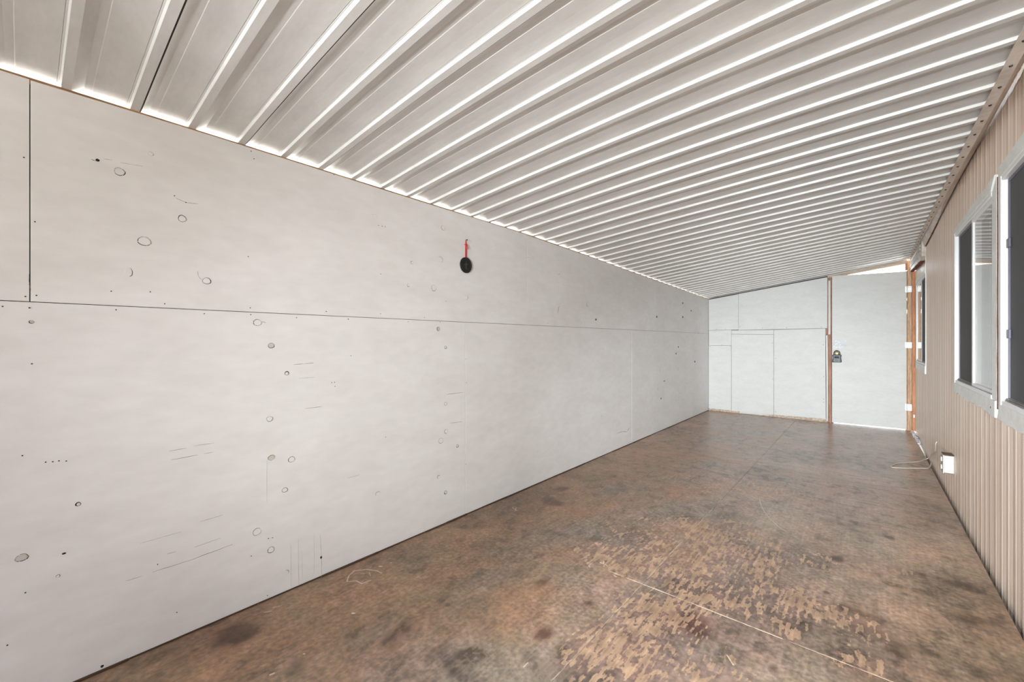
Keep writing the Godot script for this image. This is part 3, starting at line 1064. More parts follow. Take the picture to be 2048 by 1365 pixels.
# near end, behind the camera: a low wall with a wide open top
func build_wall_near():
	var w := root("wall_near")
	w.set_meta("kind", "structure")
	w.set_meta("label", "near end of the room behind the camera")
	var st := new_st()
	bx(st, Vector3(-1.95, 0.0, 2.60), Vector3(0.46, 0.9, 2.70), 0.003)
	obj("knee_wall", st, mats.far_wall, w)
	st = new_st()
	bx(st, Vector3(-1.95, 1.84, 2.62), Vector3(0.46, 1.905, 2.70), 0.003)
	obj("header", st, mats.tan_wood, w)
	for x in [-1.95, 0.40]:
		st = new_st()
		bx(st, Vector3(x, 0.9, 2.62), Vector3(x + 0.05, 1.84, 2.70), 0.003)
		obj("post", st, mats.tan_wood, w)
	# two unseen flood lamps added on the low wall to brighten the far end
	for lamp in [[-0.35, 29.0, 31.0, 3.0, -2.0], [0.12, 61.0, 17.0, 7.0, -6.5]]:
		var x: float = lamp[0]
		var l := root("added_fill_lamp", Vector3(x, 0.9, 2.64))
		tag(l, "black flood lamp added on the low near wall to brighten the far end, %s" % ("nearer the plywood" if x < 0.0 else "nearer the siding"), "lamp", "added fill lamps at the near end")
		st = new_st()
		bx(st, Vector3(-0.14, 0.05, -0.03), Vector3(0.14, 0.27, 0.03), 0.006)
		obj("housing", st, mats.case, l)
		st = new_st()
		bx(st, Vector3(-0.05, 0.0, -0.03), Vector3(0.05, 0.055, 0.03), 0.004)
		obj("foot", st, mats.case, l)
		st = new_st()
		bx(st, Vector3(-0.125, 0.065, -0.034), Vector3(0.125, 0.255, -0.029), 0.001)
		obj("lens", st, mats.lamp, l)
		var sp := SpotLight3D.new()
		sp.name = "beam"
		sp.position = Vector3(0, 0.16, -0.13)
		sp.light_color = Color(0.945, 0.972, 0.985)
		sp.light_energy = lamp[1]
		sp.light_size = 0.09
		sp.spot_range = 30.0
		sp.spot_attenuation = 2.0
		sp.spot_angle = lamp[2]
		sp.spot_angle_attenuation = 1.0
		sp.shadow_enabled = true
		l.add_child(sp)
		sp.rotation = Vector3(deg_to_rad(lamp[4]), deg_to_rad(lamp[3]), 0)

# ------------------------------------------------------------------ windows
func ring(st: SurfaceTool, z0: float, z1: float, y0: float, y1: float, wl: float, wr: float, wb: float, wt: float, n0: float, n1: float, ch := 0.002):
	# four bars round an opening; z0 is the far side, n runs into the room
	bx(st, Vector3(-n1, y0, z0), Vector3(-n0, y1, z0 + wl), ch)
	bx(st, Vector3(-n1, y0, z1 - wr), Vector3(-n0, y1, z1), ch)
	bx(st, Vector3(-n1, y0, z0 + wl), Vector3(-n0, y0 + wb, z1 - wr), ch)
	bx(st, Vector3(-n1, y1 - wt, z0 + wl), Vector3(-n0, y1, z1 - wr), ch)

# flat trim board with a ragged lower or outer edge
func trim_board(called: String, pts: PackedVector2Array, parent: Node, n1 := 0.009):
	var st := new_st()
	prism(st, pts, Vector3.ZERO, Vector3(0, 0, 1), Vector3(0, 1, 0), Vector3(-1, 0, 0), -0.004, n1, 0.002)
	obj(called, st, mats.trim, parent)

func ragged(a: Vector2, b: Vector2, n: int, amount: float) -> PackedVector2Array:
	var out := PackedVector2Array()
	var s := (b - a).normalized().orthogonal()
	for i in n + 1:
		out.append(a.lerp(b, float(i) / n) + s * (rng.randf_range(-amount, amount) if i > 0 and i < n else 0.0))
	return out

func folds(st: SurfaceTool, z0: float, z1: float, y0: float, y1: float, n: float, amp: float, wave: float, ph: float):
	var cnt := int((z1 - z0) / wave * 10.0)
	var at := func(i: int) -> Array:
		var z := lerpf(z0, z1, float(i) / cnt)
		var a := TAU * (z - z0) / wave + ph
		var d := n + amp * (sin(a) + 0.35 * sin(a * 2.3 + 1.0))
		var g := amp * (cos(a) + 0.8 * cos(a * 2.3 + 1.0)) * TAU / wave
		return [Vector3(-d, 0, z), Vector3(-1, 0, -g).normalized()]
	for i in cnt:
		var p: Array = at.call(i)
		var q: Array = at.call(i + 1)
		var lo := Vector3(0, y0, 0)
		var hi := Vector3(0, y1, 0)
		tri_n(st, [p[0] + lo, q[0] + lo, q[0] + hi], [p[1], q[1], q[1]])
		tri_n(st, [p[0] + lo, q[0] + hi, p[0] + hi], [p[1], q[1], p[1]])

func window_root(called: String, label: String) -> Node3D:
	var w := root(called)
	w.transform = wall_frame()
	w.set_meta("kind", "structure")
	w.set_meta("label", label)
	return w

# a horizontal slider: zf..zn is the frame, zm the meeting stile; screen over one half, fixed glass in the other
func slider(w: Node3D, zf: float, zn: float, zm: float, y0: float, y1: float, screen_far: bool, k := 1.0):
	var called_near := zf > -3.0
	var st := new_st()
	bx(st, Vector3(-0.014 * k, y0, zf), Vector3(0.045, y1, zf + 0.022), 0.003)
	bx(st, Vector3(-0.003, y0, zn - 0.012), Vector3(0.045, y1, zn), 0.002)
	bx(st, Vector3(-0.010 * k, y0, zf + 0.022), Vector3(0.045, y0 + 0.022, zn - 0.012), 0.003)
	bx(st, Vector3(-0.010 * k, y1 - 0.022, zf + 0.022), Vector3(0.045, y1, zn - 0.012), 0.003)
	obj("frame", st, mats.vinyl, w)
	st = new_st()
	bx(st, Vector3(0.002, y0 + 0.022, zf + 0.022), Vector3(0.040, y0 + 0.028, zn - 0.012), 0.001)
	bx(st, Vector3(0.006, y0 + 0.028, zf + 0.022), Vector3(0.009, y0 + 0.034, zn - 0.012), 0.001)
	obj("track", st, mats.track, w)
	var s0 := zf + 0.022 if screen_far else zm
	var s1 := zm if screen_far else zn - 0.012
	var g0 := zm if screen_far else zf + 0.022
	var g1 := zn - 0.012 if screen_far else zm
	# fixed sash with its pane
	st = new_st()
	ring(st, g0 - 0.02, g1, y0 + 0.022, y1 - 0.022, 0.035 if screen_far else 0.012, 0.010 if screen_far else 0.03, 0.020, 0.020, -0.036, -0.002, 0.002)
	var sash := obj("sash", st, mats.vinyl, w)
	st = new_st()
	bx(st, Vector3(0.002 + 0.008 * k, y0 + 0.036, g0), Vector3(0.006 + 0.008 * k, y1 - 0.036, g1 - 0.008))
	obj("pane", st, mats.glass, sash)
	# the insect screen over the sliding sash
	st = new_st()
	var sd := 0.002 + 0.019 * k
	ring(st, s0, s1, y0 + 0.022, y1 - 0.022, 0.018, 0.012, 0.014, 0.014, -sd - 0.006, -sd + 0.003, 0.001)
	var sc := obj("screen_frame", st, mats.screen_frame, w)
	st = new_st()
	bx(st, Vector3(sd + 0.001, y0 + 0.033, s0 + 0.012), Vector3(sd + 0.002, y1 - 0.033, s1 - 0.008))
	obj("screen", st, mats.screen, sc)
	if called_near:
		st = new_st()
		for q in [0.31, 0.70]:
			var yy := lerpf(y0, y1, q)
			bx(st, Vector3(sd - 0.009, yy - 0.020, s0 + 0.006), Vector3(sd, yy + 0.020, s0 + 0.040), 0.002)
		obj("screen_tab", st, mats.screen_frame, sc)
	st = new_st()
	bx(st, Vector3(0.036, y0 + 0.03, s0), Vector3(0.040, y1 - 0.03, s1))
	obj("pane", st, mats.glass, w)
	# curtains in the home behind
	st = new_st()
	folds(st, s0 - 0.05, s1 + 0.05, y0 - 0.1, y1 + 0.1, -0.16, 0.016, 0.085, zf)
	obj("curtain", st, mats.curtain, w)
	st = new_st()
	folds(st, g0 - 0.03, g1 + 0.05, y0 - 0.1, y1 + 0.1, -0.15, 0.010, 0.07, zn)
	obj("blind", st, mats.blind, w)

func build_windows():
	# far window by the door
	var w := window_root("window_1", "small far window beside the door post")
	slider(w, -6.735, -5.80, -6.20, 0.855, 1.765, false, 0.25)
	trim_board("trim", PackedVector2Array([Vector2(-6.735, 0.79), Vector2(-5.775, 0.775), Vector2(-5.775, 0.855), Vector2(-6.735, 0.86)]), w)
	trim_board("trim", PackedVector2Array([Vector2(-5.80, 0.775), Vector2(-5.77, 0.775), Vector2(-5.77, 1.82), Vector2(-5.80, 1.82)]), w, 0.004)
	trim_board("trim", PackedVector2Array([Vector2(-6.735, 1.765), Vector2(-5.77, 1.765), Vector2(-5.77, 1.815), Vector2(-6.735, 1.80)]), w)
	# middle window
	w = window_root("window_2", "sliding window with dark screen on one half and reflecting glass on the other")
	slider(w, -4.035, -2.985, -3.50, 0.822, 1.812, true, 0.6)
	var low := ragged(Vector2(-4.06, 0.762), Vector2(-2.905, 0.748), 14, 0.007)
	low.append_array(PackedVector2Array([Vector2(-2.905, 0.825), Vector2(-4.06, 0.825)]))
	trim_board("trim", low, w)
	var rt := PackedVector2Array([Vector2(-2.99, 0.825), Vector2(-2.99, 1.81)])
	rt.append_array(ragged(Vector2(-2.907, 1.862), Vector2(-2.904, 0.825), 16, 0.004))
	trim_board("trim", rt, w, 0.003)
	var tp := PackedVector2Array([Vector2(-2.99, 1.81), Vector2(-4.05, 1.81)])
	tp.append_array(ragged(Vector2(-4.06, 1.842), Vector2(-2.907, 1.866), 12, 0.004))
	trim_board("trim", tp, w)
	var rl := ragged(Vector2(-2.896, 0.79), Vector2(-2.896, 1.85), 18, 0.003)
	var back := ragged(Vector2(-2.886, 1.85), Vector2(-2.886, 0.79), 18, 0.003)
	rl.append_array(back)
	var s4 := new_st()
	prism(s4, rl, Vector3.ZERO, Vector3(0, 0, 1), Vector3(0, 1, 0), Vector3(-1, 0, 0), -0.006, 0.0035, 0.0005)
	obj("rusted_seam", s4, mats.rust, w)
	var s2 := new_st()
	lathe(s2, [Vector2(0.005, 0), Vector2(0.0045, 0.001), Vector2(0, 0.0014)], Vector3(-0.009, 0.786, -2.985), Vector3(-1, 0, 0), 8)
	obj("nail_hole", s2, mats.black, w)
	# near window, running out of the picture
	w = window_root("window_3", "nearest window, dark screened, cut off by the picture edge")
	slider(w, -2.815, -1.78, -2.25, 0.818, 1.828, true, 0.66)
	var low3 := ragged(Vector2(-2.862, 0.748), Vector2(-1.70, 0.74), 14, 0.007)
	low3.append_array(PackedVector2Array([Vector2(-1.70, 0.82), Vector2(-2.81, 0.82)]))
	trim_board("trim", low3, w)
	var lt := PackedVector2Array([Vector2(-2.812, 1.83), Vector2(-2.812, 0.82)])
	lt.append_array(ragged(Vector2(-2.862, 0.752), Vector2(-2.866, 1.88), 14, 0.003))
	trim_board("trim", lt, w, 0.005)
	var tp3 := PackedVector2Array([Vector2(-1.72, 1.825), Vector2(-2.81, 1.825)])
	tp3.append_array(ragged(Vector2(-2.866, 1.88), Vector2(-1.72, 1.90), 12, 0.004))
	trim_board("trim", tp3, w)
	s2 = new_st()
	bx(s2, Vector3(-0.010, 0.74, -1.79), Vector3(0.004, 1.90, -1.70), 0.002)
	obj("trim", s2, mats.trim, w)

# ------------------------------------------------------------------ door
func build_door():
	var d := root("door_1")
	d.set_meta("kind", "structure")
	d.set_meta("label", "plain white plywood door with a slanted open gap above it")
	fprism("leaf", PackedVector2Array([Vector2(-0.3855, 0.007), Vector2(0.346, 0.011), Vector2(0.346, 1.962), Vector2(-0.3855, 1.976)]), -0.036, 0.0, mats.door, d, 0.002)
	for y in [[1.70, 1.775], [1.015, 1.085], [0.245, 0.325]]:
		var st := new_st()
		bx(st, Vector3(0.354, y[0], FZ + 0.008), Vector3(0.392, y[1], FZ + 0.0105), 0.0008)
		bx(st, Vector3(0.331, y[0], FZ), Vector3(0.348, y[1], FZ + 0.0022), 0.0008)
		var h := obj("hinge", st, mats.galv, d)
		st = new_st()
		tube(st, [Vector3(0.3505, y[0] - 0.004, FZ + 0.007), Vector3(0.3505, y[1] + 0.004, FZ + 0.007)], 0.005, 10)
		obj("hinge_pin", st, mats.galv, h)
		st = new_st()
		for e in [0.2, 0.8]:
			for xx in [0.366, 0.383]:
				lathe(st, [Vector2(0.0035, 0), Vector2(0.003, 0.001), Vector2(0, 0.0013)], Vector3(xx, lerpf(y[0], y[1], e), FZ + 0.0105), Vector3(0, 0, 1), 8)
		obj("screw", st, mats.nail, h)
	# knob
	var st2 := new_st()
	lathe(st2, [Vector2(0.032, 0.0), Vector2(0.031, 0.004), Vector2(0.026, 0.008), Vector2(0.012, 0.010), Vector2(0.011, 0.030), Vector2(0.018, 0.036), Vector2(0.026, 0.044), Vector2(0.0275, 0.054), Vector2(0.024, 0.064), Vector2(0.014, 0.070), Vector2(0.0, 0.072)], Vector3(-0.333, 0.936, FZ), Vector3(0, 0, 1), 28)
	obj("knob", st2, mats.brass, d)
	# torn remains of silver tape above the knob
	st2 = new_st()
	var s3 := new_st()
	for i in 54:
		var cx := -0.335 + rng.randf_range(-0.035, 0.05) + (rng.randf() * 0.09 if i % 4 == 0 else 0.0)
		var cy := 1.055 + rng.randf_range(-0.055, 0.05)
		var a := rng.randf() * TAU
		var rr := rng.randf_range(0.004, 0.013)
		var pts := PackedVector2Array()
		for k in 5:
			pts.append(Vector2.from_angle(a + TAU * k / 5.0) * rr * rng.randf_range(0.5, 1.2) * Vector2(1.25, 0.7))
		prism(st2 if i % 2 == 0 else s3, pts, Vector3(cx, cy, FZ), Vector3(1, 0, 0.05 * sin(i)), Vector3(0, 1, 0.05 * cos(i * 2.0)), Vector3(0, 0, 1), -0.001, 0.0012 + 0.0004 * (i % 5), 0.0003)
	obj("tape_scrap", st2, mats.foil, d).set_meta("kind", "stuff")
	obj("paper_scrap", s3, mats.paper, d).set_meta("kind", "stuff")

# ------------------------------------------------------------------ small things
func build_small_things():
	# key lock box hung on the knob
	var k := root("key_lock_box", Vector3(-0.333, 0.815, FZ))
	tag(k, "black and grey key lock box hanging from the brass door knob", "lock box")
	var st := new_st()
	var body := PackedVector2Array()
	for p in [[-0.044, 0.0], [0.044, 0.0], [0.050, 0.006], [0.050, 0.026], [0.045, 0.05], [0.045, 0.078], [0.050, 0.088], [0.046, 0.1], [0.036, 0.106], [-0.036, 0.106], [-0.046, 0.1], [-0.050, 0.088], [-0.045, 0.078], [-0.045, 0.05], [-0.050, 0.026], [-0.050, 0.006]]:
		body.append(Vector2(p[0], p[1]))
	prism(st, body, Vector3.ZERO, Vector3(1, 0, 0), Vector3(0, 1, 0), Vector3(0, 0, 1), 0.003, 0.040, 0.006)
	obj("case", st, mats.case, k)
	st = new_st()
	prism(st, PackedVector2Array([Vector2(-0.034, 0.004), Vector2(0.034, 0.004), Vector2(0.033, 0.05), Vector2(0.036, 0.090), Vector2(-0.036, 0.090), Vector2(-0.033, 0.05)]), Vector3.ZERO, Vector3(1, 0, 0), Vector3(0, 1, 0), Vector3(0, 0, 1), 0.038, 0.045, 0.002)
	var cover := obj("cover", st, mats.case_grey, k)
	st = new_st()
	bx(st, Vector3(-0.025, 0.054, 0.043), Vector3(0.025, 0.082, 0.047), 0.002)
	obj("dial_window", st, mats.case_window, cover)
	st = new_st()
	for i in 3:
		bx(st, Vector3(-0.018, 0.016 + i * 0.011, 0.0445), Vector3(0.016 - i * 0.006, 0.020 + i * 0.011, 0.0456), 0.0005)
	obj("ridge", st, mats.case, cover)
	st = new_st()
	var arch := []
	for i in 15:
		var a := PI * i / 14.0
		arch.append(Vector3(cos(a) * 0.031, 0.122 + sin(a) * 0.036, 0.020))
	arch.push_front(Vector3(0.031, 0.098, 0.020))
	arch.append(Vector3(-0.031, 0.098, 0.020))
	tube(st, arch, 0.0055, 10)
	obj("shackle", st, mats.case, k)
	# pewter disc on a red ribbon
	var m := root("medallion", Vector3(LX, 1.53, -1.8255))
	tag(m, "round dark pewter medallion hung on a red ribbon from a nail in the plywood wall", "medallion")
	st = new_st()
	var R := 0.0500
	var cy := 0.0510
	lathe(st, [Vector2(0.0, 0.002), Vector2(R, 0.002), Vector2(R, 0.006), Vector2(R - 0.002, 0.0085), Vector2(R - 0.005, 0.0088), Vector2(R - 0.007, 0.0066), Vector2(0.036, 0.0064), Vector2(0.0355, 0.0078), Vector2(0.0335, 0.0078), Vector2(0.033, 0.006), Vector2(0.0, 0.006)], Vector3(0, cy, 0), Vector3(1, 0, 0), 40)
	obj("disc", st, mats.pewter_dark, m)
	st = new_st()
	for i in 26:          # worn raised marks round the border
		var a := TAU * i / 26.0
		xf = Transform3D(Basis(Vector3(1, 0, 0), a), Vector3(0, cy, 0))
		bx(st, Vector3(0.006, 0.0375, -0.0022), Vector3(0.0076, 0.0420, 0.0022 - 0.0012 * (i % 3)), 0.0004)
	xf = Transform3D()
	obj("border_relief", st, mats.pewter, m)
	st = new_st()
	# the central emblem: an upright tapering figure on a base, with side sprays
	prism(st, PackedVector2Array([Vector2(-0.004, -0.020), Vector2(0.004, -0.020), Vector2(0.0032, 0.004), Vector2(0.0060, 0.010), Vector2(0.0014, 0.013), Vector2(0.0, 0.028), Vector2(-0.0014, 0.013), Vector2(-0.0060, 0.010), Vector2(-0.0032, 0.004)]), Vector3(0, cy, 0), Vector3(0, 0, -1), Vector3(0, 1, 0), Vector3(1, 0, 0), 0.0055, 0.0095, 0.001)
	for sd in [-1.0, 1.0]:
		for j in 4:
			xf = Transform3D(Basis(Vector3(1, 0, 0), sd * (0.45 + 0.32 * j)), Vector3(0, cy - 0.010 + 0.004 * j, 0))
			bx(st, Vector3(0.0055, 0.005, -0.0018), Vector3(0.0082, 0.021 - 0.0015 * j, 0.0018), 0.0006)
	xf = Transform3D()
	bx(st, Vector3(0.0055, cy - 0.026, -0.016), Vector3(0.0085, cy - 0.0215, 0.016), 0.0008)
	obj("emblem_relief", st, mats.pewter, m)
	st = new_st()
	for sd in [-1.0, 1.0]:
		prism(st, PackedVector2Array([Vector2(sd * 0.0008, 0.092), Vector2(sd * 0.0062, 0.0925), Vector2(sd * 0.0055, 0.150), Vector2(sd * 0.0036, 0.205), Vector2(sd * 0.0004, 0.206), Vector2(sd * 0.0004, 0.15)]), Vector3.ZERO, Vector3(0, 0, 1), Vector3(0, 1, 0), Vector3(1, 0, 0), 0.004, 0.0058 + 0.0006 * sd, 0.0004)
	obj("ribbon", st, mats.ribbon, m)
	st = new_st()
	lathe(st, [Vector2(0.0, -0.006), Vector2(0.006, -0.004), Vector2(0.0072, 0.0), Vector2(0.006, 0.004), Vector2(0.0, 0.006)], Vector3(0.007, 0.178, 0.0), Vector3(1, 0.2, 0), 14)
	tube(st, [Vector3(0.007, 0.177, -0.002), Vector3(0.009, 0.172, -0.009), Vector3(0.008, 0.163, -0.015), Vector3(0.007, 0.155, -0.019)], 0.0021, 8)
	tube(st, [Vector3(0.007, 0.178, 0.003), Vector3(0.008, 0.180, 0.010), Vector3(0.007, 0.178, 0.016)], 0.0018, 8)
	obj("knot", st, mats.ribbon, m)
	st = new_st()
	tube(st, [Vector3(0.0045, 0.0925, -0.0), Vector3(0.0045, 0.104, 0.0)], 0.0042, 10)
	obj("loop", st, mats.pewter, m)
	var n := root("wall_nail", Vector3(LX, 1.7395, -1.8255))
	tag(n, "small nail in the plywood wall that holds the red ribbon", "nail")
	st = new_st()
	tube(st, [Vector3(-0.008, 0, 0), Vector3(0.014, 0.001, 0)], 0.0018, 8)
	lathe(st, [Vector2(0.0045, 0.0135), Vector2(0.0045, 0.0150), Vector2(0.0, 0.0155)], Vector3.ZERO, Vector3(1, 0, 0), 12)
	obj("shank", st, mats.nail, n)
	# outlet box on the siding
	var b := root("outlet_box")
	b.transform = Transform3D(wall_frame().basis, wall_frame() * Vector3(0, 0.193, -4.18))
	tag(b, "white surface outlet box on the beige siding low above the floor", "outlet box")
	st = new_st()
	bx(st, Vector3(-0.046, 0.0, -0.05), Vector3(0.003, 0.118, 0.05), 0.002)
	obj("housing", st, mats.box, b)
	st = new_st()
	bx(st, Vector3(-0.051, -0.004, -0.055), Vector3(-0.046, 0.122, 0.055), 0.0015)
	var plate := obj("cover_plate", st, mats.box, b)
	st = new_st()
	for y in [0.032, 0.086]:
		bx(st, Vector3(-0.058, y - 0.017, -0.020), Vector3(-0.051, y + 0.017, 0.020), 0.003)
	obj("receptacle", st, mats.plug_grey, plate)
	st = new_st()
	bx(st, Vector3(-0.050, 0.118, -0.052), Vector3(0.006, 0.123, 0.054), 0.001)
	obj("grimy_seal", st, mats.grime, b)
	# cable loop from the siding over the floor
	st = new_st()
	var raw := [Vector3(0.444, 0.262, -4.985), Vector3(0.424, 0.248, -4.985), Vector3(0.420, 0.205, -4.975), Vector3(0.419, 0.16, -5.02), Vector3(0.421, 0.075, -5.30), Vector3(0.408, 0.010, -5.46), Vector3(0.340, 0.0045, -5.30), Vector3(0.256, 0.004, -5.19), Vector3(0.178, 0.004, -5.07), Vector3(0.143, 0.004, -4.915), Vector3(0.216, 0.004, -4.935), Vector3(0.316, 0.004, -5.015), Vector3(0.381, 0.004, -5.075), Vector3(0.404, 0.006, -5.175), Vector3(0.420, 0.01, -5.31), Vector3(0.4225, -0.05, -5.40)]
	var cv := Curve3D.new()
	for i in raw.size():
		var tan: Vector3 = (raw[mini(i + 1, raw.size() - 1)] - raw[maxi(i - 1, 0)]) * 0.18
		cv.add_point(raw[i], -tan, tan)
	cv.bake_interval = 0.012
	tube(st, Array(cv.get_baked_points()), 0.0032, 8)
	var cb := obj("cable", st, mats.cable)
	tag(cb, "thin cream cable looping from the siding onto the floor beside the outlet box", "cable")

# ------------------------------------------------------------------ places of marks, in metres on the wall (z, y) or floor (x, z)
var knots = [
	[-0.297, 1.767, 0.0095, 0.008, 0, 0.9, -40, 110], [-0.217, 1.679, 0.0145, 0.0135, 0, 0.8, 0, 360], [-0.388, 1.557, 0.013, 0.013, 0, 0.95, 0, 360],
	[-0.281, 1.453, 0.019, 0.016, 0, 0.8, 0, 360], [-0.239, 1.339, 0.0115, 0.0165, 0, 0.6, -80, 60], [-0.464, 1.333, 0.0145, 0.0125, 0, 0.9, 0, 360],
	[-0.019, 1.159, 0.006, 0.005, 2, 0.9, 0, 360], [-0.64, 1.178, 0.017, 0.0135, 0, 0.8, 0, 360], [-0.693, 1.081, 0.013, 0.0115, 2, 0.9, 0, 360],
	[-0.756, 0.959, 0.0095, 0.009, 1, 0.9, 0, 360], [-0.687, 0.768, 0.013, 0.0115, 0, 0.7, 0, 360], [-0.694, 0.601, 0.0145, 0.012, 2, 0.6, 0, 270],
	[-0.776, 0.576, 0.015, 0.013, 0, 0.8, 0, 360], [-0.748, 0.448, 0.0125, 0.0105, 0, 0.9, 0, 360], [-0.118, 0.573, 0.007, 0.0065, 1, 1, 0, 360],
	[0, 0.446, 0.014, 0.011, 2, 0.8, 0, 360], [-0.087, 0.425, 0.005, 0.003, 3, 1, 0, 360], [-0.639, 0.303, 0.017, 0.015, 0, 0.5, 40, 320],
	[-0.692, 0.207, 0.014, 0.013, 0, 0.85, 0, 360], [-0.755, 0.085, 0.0095, 0.009, 0, 0.6, -60, 100], [-0.174, 0.015, 0.004, 0.0045, 3, 1, 0, 360],
	[-0.074, 0.359, 0.005, 0.0045, 0, 0.35, 0, 360], [-0.907, 0.09, 0.0045, 0.006, 3, 0.9, 0, 360], [-1.606, 1.172, 0.013, 0.012, 2, 0.95, 0, 360],
	[-1.662, 1.062, 0.0095, 0.009, 1, 0.9, 0, 360], [-1.662, 0.721, 0.0115, 0.0105, 0, 0.7, 0, 360], [-1.666, 0.554, 0.014, 0.0125, 0, 0.75, 0, 360],
	[-1.625, 0.505, 0.019, 0.0165, 0, 0.5, 0, 360], [-1.757, 0.448, 0.01, 0.0095, 1, 1, 0, 360], [-1.608, 0.293, 0.011, 0.0105, 0, 0.75, 0, 360],
	[-1.661, 0.186, 0.012, 0.0105, 1, 0.9, 0, 360], [-1.205, 0.304, 0.016, 0.012, 0, 0.4, 0, 200], [-1.184, 1.745, 0.016, 0.012, 0, 0.6, -30, 150],
	[-1.642, 1.78, 0.0155, 0.0135, 0, 0.45, 0, 360], [-1.416, 1.539, 0.008, 0.0085, 0, 0.95, 0, 360], [-1.619, 1.586, 0.0215, 0.018, 0, 0.65, -60, 120],
	[-1.393, 1.41, 0.008, 0.0095, 0, 0.8, 0, 360], [-1.572, 1.412, 0.0185, 0.0175, 0, 0.65, 0, 360], [-1.828, 1.377, 0.0195, 0.0155, 0, 0.55, -60, 120],
	[-2.11, 1.744, 0.0115, 0.012, 0, 0.9, -90, 90], [-3.337, 1.433, 0.022, 0.018, 0, 0.6, 0, 360], [-4.977, 0.812, 0.0235, 0.018, 0, 0.7, -90, 90],
	[-5.074, 0.744, 0.0225, 0.0185, 0, 0.7, 0, 360], [-5.02, 0.521, 0.0275, 0.021, 0, 0.6, 0, 360], [-5.094, 0.395, 0.013, 0.012, 3, 0.7, 0, 360],
	[-3.593, 0.371, 0.02, 0.012, 0, 0.8, -60, 120], [-5.711, 0.733, 0.0215, 0.0165, 0, 0.7, 0, 360], [-5.618, 0.934, 0.015, 0.013, 3, 0.6, 0, 360],
	[-5.705, 1.022, 0.0155, 0.0115, 3, 0.6, 0, 360], [-6.402, 0.798, 0.0205, 0.015, 3, 0.5, 0, 360], [-5.201, 0.601, 0.0135, 0.0095, 3, 0.7, 0, 360],
	[-3.487, 1.302, 0.012, 0.0095, 3, 0.9, 0, 360], [-4.961, 1.392, 0.0155, 0.012, 3, 0.6, 0, 360], [-5.881, 1.429, 0.0205, 0.0135, 3, 0.6, 0, 360],
	[-5.881, 1.62, 0.0185, 0.012, 3, 0.7, 0, 360], [-6.232, 1.535, 0.018, 0.011, 3, 0.7, 0, 360], [-0.163, 1.701, 0.005, 0.0045, 3, 1, 0, 360]]
var nail_spots = [Vector2(-0.007, 1.236), Vector2(-0.029, 1.241), Vector2(0.037, 1.203), Vector2(-0.015, 1.202), Vector2(-0.02, 1.031), Vector2(-0.196, 1.269),
	Vector2(-0.297, 1.276), Vector2(-0.337, 1.236), Vector2(-0.208, 1.207), Vector2(-0.456, 1.206), Vector2(-0.613, 1.238), Vector2(-0.615, 1.21),
	Vector2(-0.797, 1.205), Vector2(-0.932, 1.24), Vector2(-1.041, 1.207), Vector2(-0.001, 0.754), Vector2(-0.048, 0.724), Vector2(-0.063, 0.722),
	Vector2(-0.076, 0.722), Vector2(-0.092, 0.718), Vector2(-1.055, 1.028), Vector2(-1.25, 0.592), Vector2(-0.797, 1.205), Vector2(-1.041, 1.209),
	Vector2(-1.219, 1.244), Vector2(-0.931, 1.241), Vector2(-1.503, 1.236), Vector2(-1.392, 1.208), Vector2(-1.829, 0.32), Vector2(-0.958, 0.903),
	Vector2(-0.972, 0.903), Vector2(-0.974, 0.884), Vector2(-1.619, 1.214), Vector2(-1.828, 0.987), Vector2(-1.834, 0.837), Vector2(-0.004, 1.657),
	Vector2(-0.026, 1.467), Vector2(-0.606, 1.449), Vector2(-0.627, 1.859), Vector2(-0.365, 1.636), Vector2(-0.399, 1.62), Vector2(-0.616, 1.887),
	Vector2(-0.968, 1.896), Vector2(-0.317, 0.297), Vector2(-0.682, 0.259), Vector2(-0.698, 0.257), Vector2(0.028, 0.197), Vector2(-0.007, 0.337),
	Vector2(-0.678, 0.018), Vector2(-0.372, 0.097), Vector2(-0.617, 0.21), Vector2(-1.221, 1.452), Vector2(-2.88, 1.384), Vector2(-1.207, 1.703),
	Vector2(-1.229, 1.704), Vector2(-1.247, 1.705), Vector2(-1.666, 1.342), Vector2(-3.487, 1.302), Vector2(-2.872, 1.648), Vector2(-2.46, 1.728),
	Vector2(-2.879, 1.651), Vector2(-3.287, 1.268), Vector2(-2.717, 1.243), Vector2(-3.356, 1.878), Vector2(-3.631, 1.018), Vector2(-3.393, 0.685),
	Vector2(-5.481, 0.608), Vector2(-5.623, 0.473), Vector2(-5.756, 0.395), Vector2(-6.793, 0.423)]
